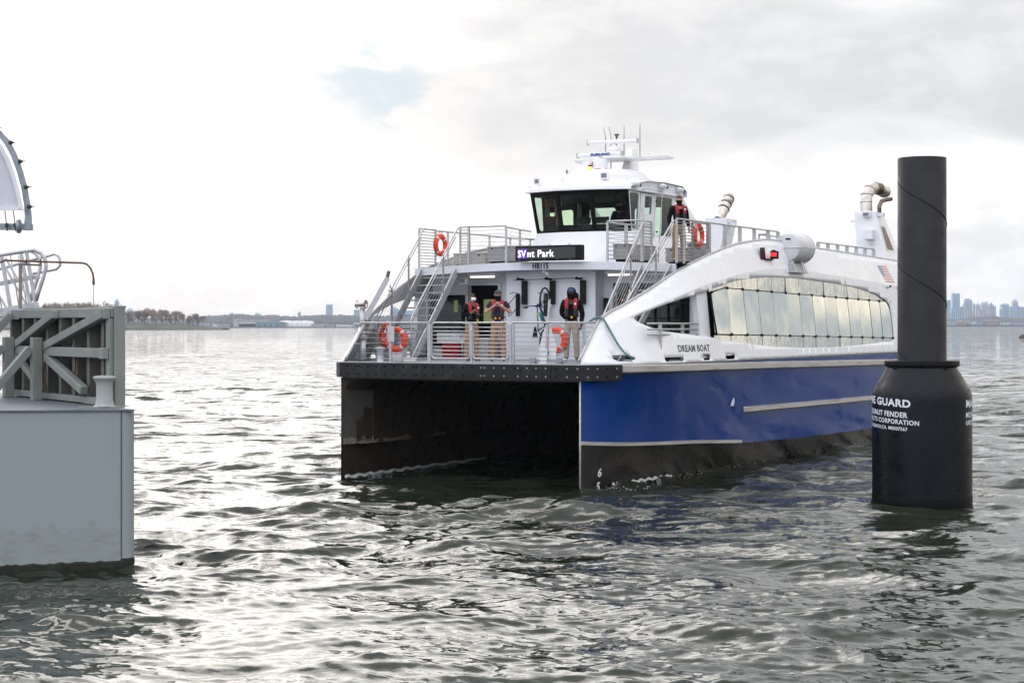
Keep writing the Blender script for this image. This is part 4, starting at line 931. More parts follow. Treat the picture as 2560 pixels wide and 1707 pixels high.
for i in range(3):
    a, b = pht[i], pht[i+1]; c, d = phb[i], phb[i+1]
    w = framed('front_window', [(*c, PZ0), (*d, PZ0), (*b, PZ1), (*a, PZ1)], (.05, .06 if i < 2 else .10, .10, .06 if i else .07), wh, MT['black'], MT['phglass'], .06)
    # wiper
    mx_ = Vector(((a[0]+b[0])/2+.12, (a[1]+b[1])/2-.03, PZ1-.02)); lo = Vector((c[0]*.3+d[0]*.7+.05, c[1]*.3+d[1]*.7-.04, PZ0+.42))
    wp = MB().tube([mx_, lo], .008, 4).tube([mx_+Vector((.04, 0, 0)), lo+Vector((.03, 0, .02))], .006, 4).tube([lo+Vector((.03, 0, .10)), lo+Vector((.05, .1, -.33))], .010, 4)
    wp.build('wiper', MT['black'], w)
for sg in (1, -1):
    S_ = lambda v, z: (sg*(1.41-.05*max(0, (PZ1-z))/1.02+(0 if z > PZ0 else .20*(PZ0-z)/.86)), v, z)
    def fr_(nm, v0, v1, z0, z1, ins, fm, gm, prot=0, sub='pane', rad=.07):
        q = [S_(v0, z0), S_(v1, z0), S_(v1, z1), S_(v0, z1)]
        if sg < 0: q = [q[1], q[0], q[3], q[2]]; ins = (ins[0], ins[3], ins[2], ins[1])
        return framed(nm, q, ins, wh, fm, gm, .05, prot, sub, rad)
    f0 = 6.05
    q = [(sg*1.36, 6.33, PZ0), S_(6.75, PZ0), S_(6.75, PZ1), (sg*1.41, 6.05, PZ1)]
    if sg < 0: q = [q[1], q[0], q[3], q[2]]
    framed('side_window', q, (.08, .05, .05, .03) if sg > 0 else (.08, .03, .05, .05), wh, MT['black'] if sg < 0 else MT['white2'], MT['phglass'], .05)
    dr = fr_('wheelhouse_door', 6.78, 7.62, PZ0-.02, PZ1-.02, (.50, .16, .06, .24), MT['white2'], MT['phglass'], .012)
    MB().tube([(sg*1.40, 6.86, 6.2), (sg*1.46, 6.88, 6.25), (sg*1.46, 6.88, 6.5), (sg*1.40, 6.86, 6.55)], .012, 5).build('handle', MT['alu'], dr)
    MB().add([S_(6.79, 5.12), S_(7.61, 5.12), S_(7.61, PZ0-.03), S_(6.79, PZ0-.03)], [(0, 1, 2, 3)]).build('lower_leaf', MT['white2'], dr)
    for z in (5.4, 6.0, 6.8): MB().tube([(sg*1.47, 7.60, z), (sg*1.47, 7.66, z)], .022, 6).build('hinge', MT['black'], dr)
    fr_('side_window', 7.65, 8.95, PZ0-.1, PZ1, (.06, .20, .05, .07), MT['white2'], MT['phglass'])
    MB().add([S_(6.33, 5.1), S_(6.78, 5.1), S_(6.78, PZ0), S_(6.33, PZ0), S_(7.62, 5.1), S_(10.4, 5.1), S_(10.2, PZ0-.1), S_(7.62, PZ0-.1)], [(0, 1, 2, 3), (4, 5, 6, 7)]).build('lower_side', MT['white'], wh)
    # band between windows and roof edge
    prof = [(5.98, 7.0), (6.0, 7.10), (6.43, 7.20), (7.0, 7.26), (7.55, 7.30), (8.13, 7.30), (9.17, 7.27), (9.42, 7.18)]
    MB().loft([[(sg*1.412, max(v, 6.05), PZ1) for v, z in prof], [(sg*1.45, v, z) for v, z in prof]], sm=False).build('roof_side', MT['white'], wh)
    for v, z in ((6.34, 7.14), (8.0, 7.20), (9.12, 7.18)):
        hn = MB().tube([(sg*1.44, v-.22, z), (sg*1.50, v-.12, z), (sg*1.52, v+.05, z-.01)], [.055, .075, .06], 12).build('roof_lamp', MT['bulk'], wh)
        MB().tube([(sg*1.52, v+.05, z-.01), (sg*1.53, v+.16, z-.02)], [.045, .04], 12).build('lens', MT['black'], hn)
    rb = MB().tube([(sg*1.46, 6.75, 7.03), (sg*1.62, 6.75, 7.04), (sg*1.62, 7.7, 7.04), (sg*1.46, 7.7, 7.03)], .012, 5).tube([(sg*1.62, 7.65, 7.04), (sg*1.5, 7.65, 5.2)], .012, 5)
    rb.build('door_rail', MT['alurail'], wh)
# rear wall with windows and raking frame
rq = [(1.36, 8.95, PZ0-.1), (0.02, 8.95, PZ0-.1), (0.02, 8.95, PZ1), (1.41, 8.95, PZ1)]
framed('rear_window', rq, (.10, .2, .25, .35), wh, MT['phinner'], MT['phglass'], .04)
rq = [(-0.02, 8.95, PZ0-.1), (-1.36, 8.95, PZ0-.1), (-1.41, 8.95, PZ1), (-0.02, 8.95, PZ1)]
framed('rear_window', rq, (.10, .25, .22, .3), wh, MT['phinner'], MT['phglass'], .04)
for sg in (1, -1): MB().bar((sg*1.38, 8.95, 7.15), (sg*1.38, 10.6, 6.1), .05, .32).build('raking_fin', MT['white'], wh)
# cone below the front windows
b0 = [(-1.65, 6.1), (-.62, 5.55), (.62, 5.55), (1.65, 6.1)]
MB().loft([[(*p, 5.08) for p in [(-1.60, 6.40)]+b0+[(1.60, 6.40)]], [(*p, PZ0+.005) for p in [(-1.362, 6.40)]+phb+[(1.362, 6.40)]]], sm=False).build('front_casing', MT['white'], wh)
MB().prism([(-1.3, 6.4), (-.47, 6.1), (.47, 6.1), (1.3, 6.4), (1.3, 8.9), (-1.3, 8.9)], lambda a, b: (a, b, 5.9), lambda a, b: (a, b, 5.93)).build('wheelhouse_floor', MT['phinner'], wh)
# roof
cf = lambda u: interp(abs(u), [(0, 5.58), (.5, 5.61), (1.52, 5.95)])
us = [-1.52+3.04*i/20 for i in range(21)]; rows = []
c_ = lambda u: 1-(u/1.52)**2
for f in ((lambda u: (cf(u)+.45, PZ1+.01)), (lambda u: (cf(u), PZ1+.02)), (lambda u: (cf(u)+.015, PZ1+.09)), (lambda u: (cf(u)+.42, 7.19+.05*c_(u))), (lambda u: (7.0, 7.27+.09*c_(u))),
          (lambda u: (8.1, 7.305+.11*c_(u))), (lambda u: (9.2, 7.28+.09*c_(u))), (lambda u: (9.5, 7.14+.04*c_(u))), (lambda u: (9.5, 7.0)), (lambda u: (8.5, 6.995)), (lambda u: (cf(u)+.45, PZ1+.01))):
    rows.append([(u, *f(u)) for u in us])
rf = MB().loft(rows).build('roof', MT['white'], wh); sharp_by_angle(rf, 22)
# console, seats inside
cn = MB(); cn.hexa([(-1.2, 6.42, 5.93), (1.2, 6.42, 5.93), (1.2, 7.0, 5.93), (-1.2, 7.0, 5.93), (-1.15, 6.30, 6.16), (1.15, 6.30, 6.16), (1.15, 6.9, 6.20), (-1.15, 6.9, 6.20)])
cn.box((-1.18, 6.34, 6.16), (-.85, 6.42, 6.40)).box((-.35, 6.5, 6.2), (.1, 6.56, 6.36)).box((.25, 6.5, 6.2), (.62, 6.56, 6.36))
cn.build('console', MT['phinner'], wh)
MB().box((.38, 7.5, 5.93), (.82, 7.62, 6.55)).build('helm_seat', MT['phinner'], wh, bevel=.04)
MB().prism([(-1.38, 6.1), (-.48, 5.8), (.48, 5.8), (1.38, 6.1), (1.38, 8.9), (-1.38, 8.9)], lambda a, b: (a, b, 6.90), lambda a, b: (a, b, 6.93)).build('headlining', MT['phinner'], wh)
# ---- mast house, mast, radars
ms = empty('radar_mast'); ms.parent = ferry
pf = [(6.25, 7.25), (6.45, 7.52), (6.8, 7.60), (7.4, 7.66), (8.3, 7.70), (8.9, 7.68), (9.6, 7.58), (9.75, 7.22)]
rows = []
for u, k in ((-.62, 0), (-.58, .7), (-.45, 1), (0, 1.03), (.45, 1), (.58, .7), (.62, 0)):
    rows.append([(u, v+(1-k)*.05, 7.2+(z-7.2)*k) for v, z in pf])
mh = MB().loft(rows).build('mast_house', MT['white'], ms); sharp_by_angle(mh, 35)
MB().hexa([(-.13, 8.75, 7.6), (.13, 8.75, 7.6), (.13, 9.45, 7.55), (-.13, 9.45, 7.55), (-.08, 9.1, 8.36), (.08, 9.1, 8.36), (.08, 9.45, 8.36), (-.08, 9.45, 8.36)]).build('mast', MT['white'], ms, bevel=.02)
MB().hexa([(-1.38, 8.55, 7.99), (1.36, 8.55, 7.99), (1.36, 8.95, 7.99), (-1.38, 8.95, 7.99), (-1.38, 8.5, 8.05), (1.36, 8.5, 8.05), (1.36, 9.0, 8.05), (-1.38, 9.0, 8.05)]).hexa([(-.35, 7.8, 8.0), (.35, 7.8, 8.0), (.45, 8.6, 8.0), (-.45, 8.6, 8.0), (-.35, 7.8, 8.05), (.35, 7.8, 8.05), (.45, 8.6, 8.05), (-.45, 8.6, 8.05)]).build('crossarm', MT['white'], ms)
def radar(u, v, z, bl, yaw, nm, ped):
    r = ped.build('radar_pedestal', MT['white2'], ms)
    c, s = math.cos(yaw), math.sin(yaw); h = .052; w = .06
    sec = [(-w, -h), (-w*1.1, 0), (-w*.8, h*.8), (0, h), (w, h*.6), (w, -h*.7)]
    rows = [[(u+c*x-s*a, v+s*x+c*a, z+b) for a, b in sec] for x in (-bl, bl)]
    mb = MB().loft(rows, closed=True, sm=False); mb.add(rows[0], [list(range(6))]); mb.add(rows[1], [list(range(6))])
    b = mb.build('radar_scanner', MT['white2'], ms, bevel=.008)
    for x in (-bl, bl): MB().bar((u+c*(x-.015), v+s*(x-.015), z), (u+c*(x+.015), v+s*(x+.015), z), .135, .12).build('end_cap', MT['rub'], b)
    if nm: text_obj('lettering', nm, .088, lambda a, q: (u+c*(a+.05)-s*(-w*1.15), v+s*(a+.05)+c*(-w*1.15)-.012, z-.032+q), MT['txtblue'], b, bold=.006, sx=1.55, align='center')
ped = MB().lathe([(.19, 7.66), (.20, 7.70), (.20, 7.86), (.17, 7.91), (.06, 7.93), (.05, 7.98)], (.03, 7.25, 0), 20).box((-.36, 7.0, 7.55), (-.16, 7.4, 7.86)).box((-.18, 7.1, 7.5), (.2, 7.4, 7.68))
radar(.02, 7.25, 8.035, .67, R(-4), 'FURUNO', ped)
ped = MB().lathe([(.05, 8.05), (.17, 8.16), (.20, 8.20), (.18, 8.26), (.10, 8.33), (.05, 8.35), (.05, 8.40)], (0, 8.15, 0), 18)
radar(-.05, 8.15, 8.45, .70, R(6), None, ped)
for u, v, z0, z1, lean in ((-.48, 8.6, 7.7, 8.90, -.06), (-.32, 8.6, 7.7, 8.93, -.06), (.0, 8.75, 8.05, 8.95, 0), (.40, 8.9, 8.05, 9.0, 0)):
    MB().tube([(u, v, z0), (u, v, z1-.25), (u+lean, v, z1)], [.016, .014, .010], 5).build('whip_antenna', MT['alud'], ms)
MB().tube([(-.22, 8.75, 8.05), (-.22, 8.75, 8.66)], .012, 6).lathe([(.001, 8.74), (.06, 8.73), (.075, 8.70), (.03, 8.67), (.035, 8.62), (.001, 8.60)], (-.22, 8.75, 0), 14).build('satellite_antenna', MT['burnt'], ms)
for u, h in ((.72, .10), (1.05, .03)): MB().tube([(u, 8.75, 8.05), (u, 8.75, 8.06+h)], .012, 6).lathe([(.04, 8.06+h), (.045, 8.09+h), (.001, 8.10+h)], (u, 8.75, 0), 12).build('small_antenna', MT['white2'], ms)
al = MB().box((-.16, 6.62, 7.24), (.14, 6.9, 7.50)).build('lamp_base', MT['white'], ms, bevel=.01)
MB().lathe([(.055, 7.50), (.06, 7.52), (.052, 7.54)], (0, 6.72, 0), 14).build('base', MT['white2'], al)
MB().lathe([(.048, 7.54), (.055, 7.60), (.048, 7.68)], (0, 6.72, 0), 14).build('lamp_lens', MT['amber'], al); MB().lathe([(.06, 7.68), (.055, 7.72), (.001, 7.73)], (0, 6.72, 0), 14).build('cap', MT['black'], al)
MB().lathe([(.12, 7.22), (.20, 7.30), (.21, 7.36), (.15, 7.44), (.001, 7.47)], (-.55, 6.55, 0), 18).build('antenna_dome', MT['white2'], ms)
def flood(u, v, z, yaw, tilt, s=1.0, stalk=.05):
    c, sn = math.cos(yaw), math.sin(yaw)
    T = lambda a, b, h: (u+(c*a-sn*b)*s, v+(sn*a+c*b)*s, z+h*s+(-b*tilt)*s)
    m = MB(); m.hexa([T(-.10, -.05, .02), T(.10, -.05, .02), T(.08, .09, .04), T(-.08, .09, .04), T(-.10, -.05, .18), T(.10, -.05, .18), T(.08, .09, .16), T(-.08, .09, .16)])
    m.tube([(u, v, z-stalk), T(0, 0, .03)], .018, 6)
    o = m.build('floodlight', MT['white2'], ferry, bevel=.006)
    MB().hexa([T(-.065, -.058, .055), T(.065, -.058, .055), T(.065, -.051, .055), T(-.065, -.051, .055), T(-.065, -.058, .15), T(.065, -.058, .15), T(.065, -.051, .15), T(-.065, -.051, .15)]).build('lens', MT['lens'], o)
flood(-1.28, 6.25, 7.20, R(-15), .1, 1.05); flood(.60, 6.35, 7.27, R(0), .1, 1.15); flood(-.52, 6.5, 7.46, R(-40), 0, .9, .25)
# ---- railings
def railing(pts, z0, z1, nwire, par=ferry, posts=None, wire=.006, top=.022, name='railing', pw=.055):
    rr = MB().tube([(*p, z1) for p in pts], top, 8).build(name, MT['alurail'], par)
    for p in (posts if posts is not None else pts): MB().box((p[0]-pw/2, p[1]-pw*.25, z0), (p[0]+pw/2, p[1]+pw*.25, z1-.015)).build('post', MT['alurail'], rr)
    if nwire:
        w = MB()
        for i in range(nwire):
            z = z0+(z1-z0)*(i+.8)/(nwire+.8); w.tube([(*p, z) for p in pts], wire, 4)
        w.build('wires', MT['alud'], rr)
    return rr
UD = 5.10; UR = 6.05
railing([(-3.58, 4.1), (-3.58, 4.9)], UD-.1, UR, 13, wire=.011, pw=.05)
railing([(-3.58, 4.9), (-3.62, 7.0), (-3.66, 9.2), (-3.66, 11.3)], 5.0, UR-.02, 0, posts=[(-3.6, 5.55), (-3.62, 6.7), (-3.63, 7.8), (-3.65, 9.0), (-3.66, 10.2)])
railing([(-2.34, 4.08), (-2.10, 4.08)], UD-.1, UR, 13, wire=.011, pw=.05)
railing([(-2.10, 4.10), (-1.03, 4.10)], UD, UR, 9)
railing([(-1.03, 4.10), (-1.30, 5.2), (-1.52, 6.3)], UD, UR-.03, 9, posts=[(-1.05, 4.14), (-1.35, 5.4)])
railing([(-3.5, 9.3), (-1.9, 9.3)], UD, UR-.05, 2, posts=[(-3.0, 9.3), (-2.3, 9.3), (-1.9, 9.3)])
railing([(3.58, 4.1), (3.62, 4.95)], UD-.05, UR+.04, 13, wire=.011, pw=.055, posts=[(3.58, 4.1), (3.6, 4.5), (3.62, 4.95)])
railing([(3.62, 4.95), (3.63, 7.0), (3.64, 9.2), (3.64, 10.7)], 5.1, UR+.04, 0, posts=[(3.63, 5.9), (3.64, 6.95), (3.64, 7.95), (3.64, 8.95), (3.64, 9.95), (3.64, 10.7)], pw=.09)
railing([(3.62, 4.95), (3.63, 6.0)], UD, UR, 9)
railing([(1.77, 4.10), (2.72, 4.10)], UD, UR+.03, 9, posts=[(1.77, 4.1), (2.68, 4.1)])
railing([(1.77, 4.12), (1.85, 5.2), (1.90, 6.3)], UD, UR, 9, posts=[(1.84, 5.0)], pw=.08)
railing([(2.70, 4.12), (2.70, 4.6)], UD, UR+.02, 12, wire=.011)
railing([(3.4, 10.7), (3.1, 10.7), (3.1, 13.2), (3.4, 14.0)], UD+.1, UR-.02, 2)
railing([(3.35, 14.7), (3.35, 20.1)], 5.5, 5.98, 0, posts=[(3.35, 14.75+i*.88) for i in range(7)], pw=.10)
railing([(-3.4, 14.7), (-3.4, 20.1)], 5.5, 5.98, 0, posts=[(-3.4, 14.75+i*.88) for i in range(7)], pw=.08)
for i in range(8): MB().tube([(3.15+.05*math.sin(k*.5)-.15, 14.9+i*.62+.18*math.cos(k*PI/8), 5.55+.22*abs(math.sin(k*PI/8))) for k in range(9)], .016, 5).build('seat_hoop', MT['alurail'], ferry)
# bow rails and gates, main deck
fr1 = railing([(-2.75, .22), (-2.4, .13), (-.78, .10)], DZ, 3.64, 7, posts=[(-1.85, .115), (-.80, .10)], pw=.06)
MB().box((-1.90, .07, 3.20), (-1.72, .085, 3.56)).build('ring_bracket', MT['alu'], fr1)
def gate(u0, u1):
    g = MB(); z0, z1, r = 2.83, 3.64, .09
    pts = []
    for (cx, cz, a0) in ((u1-r, z1-r, 90), (u1-r, z0+r, 0), (u0+r, z0+r, -90), (u0+r, z1-r, -180)):
        pts += [(cx+r*math.cos(R(a0-k*22.5)), .10, cz+r*math.sin(R(a0-k*22.5))) for k in range(5)]
    g.tube(pts+[pts[0]], .022, 8, caps=False); o = g.build('bow_gate', MT['alurail'], ferry)
    for i in range(8):
        z = z0+(z1-z0)*(i+1)/9.2; MB().tube([(u0, .10, z), (u1, .10, z)], .013, 6).build('bar', MT['alurail'], o)
    return o
g1 = gate(-.72, .29); gate(.37, 1.31)
MB().box((.12, .05, 3.62), (.50, .14, 3.66)).box((.29, .07, 3.45), (.37, .12, 3.62)).build('latch', MT['alu'], g1)
for u in (-.76, .33, 1.345): MB().box((u-.018, .08, DZ), (u+.018, .12, 3.6)).build('gate_post', MT['alu'], ferry)
railing([(1.38, .10), (2.6, .12), (2.95, .35), (3.05, .85)], DZ, 3.64, 8, posts=[(1.40, .10), (2.98, .45)], pw=.06)
# ---- stairs with cable rails
def stair(u0, u1, vt, tap=0.0):
    s = empty('stairway'); s.parent = ferry; vb = vt-2.08; zt, zb = 4.93, 2.86
    for u in (u0, u1):
        c = u-(tap if u > u0 else 0)
        MB().hexa([(c-.02, vb-.05, zb-.1), (c+.02, vb-.05, zb-.1), (c+.02, vb+.17, zb-.12), (c-.02, vb+.17, zb-.12), (u-.02, vt-.06, zt+.08), (u+.02, vt-.06, zt+.08), (u+.02, vt+.14, zt), (u-.02, vt+.14, zt)]).build('stringer', MT['alurail'], s)
    for i in range(11):
        v = vb+.10+i*.192; z = zb+.02+i*.192; c = u1-tap*(1-i/10); MB().box((u0+.025, v-.02, z-.035), (c-.025, v+.20, z)).build('tread', MT['tread'], s)
    for u in (u0, u1):
        c = u-(tap if u > u0 else 0)
        h = MB().tube([(c, vb-.02, 2.84), (c, vb-.02, 3.72), (c, vb+.03, 3.82), (u, vt+.05, 6.0), (u, vt+.15, 6.05)], .023, 8).build('handrail', MT['alurail'], s)
        MB().tube([(c-.01, vb+.03, 3.66), (u-.01, vt-.02, 5.80)], .014, 6).build('lower_rail', MT['alurail'], h)
        for f in (.33, .70): v = vb+(vt-vb)*f; z = 3.82+(6.0-3.82)*f; q = c+(u-c)*f; MB().box((q-.012, v-.025, z-1.0), (q+.012, v+.025, z-.02)).build('post', MT['alud'], h)
        w = MB()
        for k in range(6): o = .14+k*.13; w.tube([(c, vb, 3.80-o), (u, vt+.05, 5.98-o)], .006, 4)
        w.build('wires', MT['alurail'], h)
    return s
stair(-3.42, -2.40, 3.98); stair(2.74, 3.50, 3.98, .38)
# ---- bow crane and deck fittings, starboard
cr = MB().tube([(-3.12, .85, DZ), (-3.12, .85, 3.28)], .085, 14).tube([(-3.12, .85, 3.25), (-3.12, .85, 3.42)], .11, 14).tube([(-3.12, .85, 3.42), (-3.12, .85, 4.0)], .065, 12).box((-3.3, .7, 3.41), (-2.94, 1.0, 3.435)).build('crane_post', MT['alu'], ferry)
cj = MB(); cj.bar((-3.10, .9, 3.72), (-2.75, 1.35, 4.72), .10, .13).tube([(-2.95, 1.1, 4.2), (-2.80, 1.35, 4.58)], .05, 8); cj.build('crane_jib', MT['alu'], cr)
MB().bar((-2.75, 1.35, 4.72), (-2.72, 1.38, 4.88), .05, .08).build('jib_head', MT['burnt'], cr)
MB().lathe([(.10, -.13), (.11, -.12), (.07, -.10), (.07, .10), (.11, .12), (.10, .13)], (-3.12, .80, 4.08), 14, 'x').build('winch_drum', MT['steel'], cr)
MB().tube([(-3.1+.0, 2.02, 4.56), (-3.1, 2.02, 4.50)]+[(-3.1+.045*math.sin(a), 2.02, 4.45+.045*math.cos(a)) for a in [R(x) for x in range(0, 271, 45)]], .014, 6).build('hook', MT['burnt'], cr)
bt = MB().lathe([(.11, DZ), (.09, DZ+.03), (.085, DZ+.26), (.12, DZ+.30), (.12, DZ+.34), (.001, DZ+.35)], (-2.55, .75, 0), 18).build('deck_bollard', MT['alu'], ferry)
MB().hexa([(-2.3, .9, DZ), (-2.05, .9, DZ), (-2.05, 1.1, DZ), (-2.3, 1.1, DZ), (-2.38, .9, DZ+.28), (-2.0, .9, DZ+.28), (-2.0, 1.1, DZ+.28), (-2.38, 1.1, DZ+.28)]).build('fairlead_block', MT['alu'], ferry, bevel=.02)
# stowage ribs of the starboard bulwark
rbm = MB()
for z in (2.95, 3.12, 3.30, 3.48): rbm.tube([(-side_u(v, z)+.10, v, z) for v in (1.0, 1.6, 2.4, 3.4)], .018, 5)
rbm.build('bulwark_rib', MT['alud'], ferry)
for v in (.45, 1.3, 2.3): MB().bar((-ud(v)+.12, v, DZ), (-side_u(v, 3.2 if v < 1 else 3.7)+.10, v, 3.15 if v < 1 else 3.7), .03, .22, (0, 1, 0)).build('bulwark_knee', MT['alud'], ferry)
# ---- bike racks on the bulkhead
def rack(u):
    r = empty('bicycle_rack'); r.parent = ferry
    MB().box((u-.01, 4.36, 4.10), (u+.11, 4.48, 4.68)).build('upper_tray', MT['black'], r, bevel=.008); MB().box((u-.14, 4.30, 3.80), (u-.06, 4.40, 4.36)).build('lower_tray', MT['black'], r, bevel=.008)
    MB().tube([(u-.02, 4.42, 4.72), (u-.02, 4.2, 4.76), (u-.03, 4.16, 4.70)], .014, 6).bar((u-.03, 4.5, 4.72), (u-.03, 4.2, 4.72), .05, .05).build('hook_arm', MT['black'], r)
    MB().tube([(u-.07, 4.36, 4.36), (u-.14, 4.2, 4.40), (u-.2, 4.12, 4.36)], .010, 6).build('spring_arm', MT['black'], r)
    return r
for u in (-.73, .06, .90): rack(u)
rk = MB().tube([(-.92, 4.30, 4.70), (.98, 4.30, 4.74)], .010, 5).build('rack_bar', MT['black'], ferry)
MB().tube([(-.85, 4.28, 4.32), (-1.05, 4.26, 4.10), (-1.05, 4.26, 3.84), (-1.03, 4.26, 3.80), (-.84, 4.28, 3.98)], .011, 6).build('tyre_guide', MT['black'], rk)
# ---- exhaust funnels near the stern
def funnel(sg, kind):
    f = empty('exhaust_funnel'); f.parent = ferry; V = 21.3; a, b = (2.30, 3.0) if sg > 0 else (-2.90, -2.10)
    base = 5.5
    if sg > 0:
        MB().hexa([(2.42, V, base), (3.42, V, base), (3.42, V+1.9, base), (2.42, V+1.9, base), (2.30, V, 7.27), (2.98, V, 7.27), (2.98, V+.9, 7.27), (2.30, V+.9, 7.27)]).build('casing', MT['white'], f, bevel=.02)
        lq = lambda s, z: ((2.98+(3.42-2.98)*(7.27-z)/(7.27-base))+.006, V+s, z)
        lf = MB().add([lq(.25, 5.95), lq(1.15, 5.95), lq(.72, 6.85), lq(.22, 6.85)], [(0, 1, 2, 3)]); o = lf.build('louvre_frame', MT['white2'], f, fixn=False)
        MB().add([tuple(Vector(lq(*p))+Vector((.006, 0, 0))) for p in ((.35, 6.03), (1.05, 6.03), (.65, 6.78), (.30, 6.78))], [(0, 1, 2, 3)]).build('louvre', MT['burnt'], o, fixn=False)
        MB().box((2.70, V-.30, 6.34), (3.0, V-.01, 6.66)).build('junction_box', MT['white2'], f, bevel=.02); MB().lathe([(.001, 6.16), (.05, 6.18), (.05, 6.24)], (2.9, V-.1, 0), 10).build('camera_dome', MT['bulk'], f)
        x = MB().box((2.62, V-.16, 7.08), (2.86, V-.02, 7.24)).build('funnel_lamp', MT['bulk'], f); MB().box((2.65, V-.17, 7.11), (2.83, V-.162, 7.21)).build('lens', MT['lens'], x)
        MB().box((3.02, V+.2, 7.1), (3.2, V+.4, 7.22)).tube([(2.3, V+.1, 6.95), (2.14, V+.1, 6.98)], .03, 6).build('funnel_lamp', MT['bulk'], f)
        pts = [(2.62, V+.3, 7.2), (2.60, V+.3, 7.6), (2.60, V+.36, 7.82), (2.64, V+.56, 8.0), (2.72, V+.82, 8.08), (2.80, V+1.1, 8.06), (2.86, V+1.36, 7.98)]
        MB().tube(pts[:5], [.20, .195, .20, .20, .195], 20, caps=False).build('exhaust_pipe', MT['steel'], f)
        MB().tube(pts[4:6], [.20, .205], 20, caps=False).build('exhaust_elbow', MT['burnt'], f); MB().tube(pts[5:]+[(2.9, V+1.5, 8.0)], [.195, .195, .19], 20, caps=False).build('exhaust_tip', MT['steel'], f)
        for q in (1, 2, 3): MB().tube([Vector(pts[q])+(Vector(pts[q])-Vector(pts[q-1])).normalized()*t for t in (-.02, .02)], .213, 20).build('clamp_band', MT['steel'], f)
        MB().tube([(3.0, V+.45, 7.2), (3.0, V+.45, 7.45), (3.03, V+.6, 7.62), (3.1, V+.85, 7.68), (3.2, V+1.1, 7.72)], .07, 12).build('small_pipe', MT['burnt'], f)
    else:
        MB().hexa([(-2.75, V, base), (-2.55, V, base), (-2.55, V+1.0, base), (-2.75, V+1.0, base), (-2.90, V-.1, 7.22), (-2.08, V-.1, 7.18), (-2.08, V+.8, 7.18), (-2.90, V+.8, 7.22)]).build('casing', MT['white'], f, bevel=.02)
        A = Vector((-2.52, V+.2, 7.15)); d = Vector((.16, .80, 1.0)).normalized(); pts = [A, A+d*.55, A+d*.72, A+d*.95, A+d*1.06+Vector((0, .02, .01))]
        MB().tube(pts[:3], [.18, .18, .185], 20, caps=False).build('exhaust_pipe', MT['steel'], f)
        MB().tube(pts[2:], [.195, .195, .18], 20, caps=True).build('exhaust_tip', MT['steel'], f)
        for q in (.52, .74, .97): MB().tube([A+d*(q-.02), A+d*(q+.02)], .205, 20).build('clamp_band', MT['burnt'], f)
        MB().box((-2.1, V+.1, 6.9), (-1.9, V+.3, 7.05)).build('funnel_lamp', MT['bulk'], f)
funnel(1, 0); funnel(-1, 1)
# raft cradle let into the side wall
cr_ = MB(); cr_.hexa([(3.75, 10.35, 4.98), (4.22, 10.35, 4.98), (4.22, 11.45, 4.98), (3.75, 11.45, 4.98), (3.7, 10.45, 5.22), (4.12, 10.45, 5.22), (4.12, 11.35, 5.22), (3.7, 11.35, 5.22)])
cr_.build('raft_cradle', MT['alud'], ferry); 
for v in (10.5, 11.2): MB().bar((4.20, v, 4.98), (4.10, v, 5.30), .08, .05).build('cradle_arm', MT['alu'], ferry)

# ================================================================== THINGS CARRIED BY THE FERRY
def onf(name, u, v, z, rz, label, cat, group=None): return empty(name, fw(u, v, z), -TH+rz, label, cat, group)
def life_ring(u, v, z, rz, label, tilt=0):
    r = onf('life_ring', u, v, z, rz, label, 'life ring', 'orange life rings on the ferry')
    Rm, rt_ = .228, .072
    def seg(a0, a1, e, n=10, m=10):
        mb = MB(); rows = []
        for i in range(n+1):
            a = a0+(a1-a0)*i/n; c = Vector((math.cos(a), 0, math.sin(a))); row = []
            for k in range(m): b = 2*PI*k/m; row.append(c*(Rm+(rt_+e)*math.cos(b))+Vector((0, (rt_*.78+e)*math.sin(b), 0)))
            rows.append(row)
        return mb.loft(rows, closed=True)
    seg(0, 2*PI, 0, 40, 12).build('ring', MT['ring'], r)
    for a in (45, 135, 225, 315): seg(R(a+tilt-6.5), R(a+tilt+6.5), .003, 4, 12).build('reflective_band', MT['tape'], r)
    MB().tube([((Rm+rt_+.012+.022*abs(math.sin(2*(a-R(tilt+45)))))*math.cos(a), -.01, (Rm+rt_+.012+.022*abs(math.sin(2*(a-R(tilt+45)))))*math.sin(a)) for a in [2*PI*i/40 for i in range(41)]], .006, 5, caps=False).build('grab_line', MT['darkrope'], r)
    r.rotation_euler = (0, R(tilt), -TH+rz); return r
life_ring(-3.50, 5.02, 5.66, R(-90), 'orange life ring hanging high on the upper rail above the left stairs', 12)
life_ring(-1.78, .26, 3.25, 0, 'orange life ring hung behind the bow rail below the left stairs', 20)
life_ring(2.24, .52, 3.25, 0, 'orange life ring half hidden behind the white anchor', -8)
life_ring(3.52, 5.55, 5.76, R(-90), 'orange life ring on the upper rail beside the standing crewman', 5)
life_ring(-3.16, 1.9, 3.34, R(-32), 'orange life ring seen edge-on beside the crane post', 0)

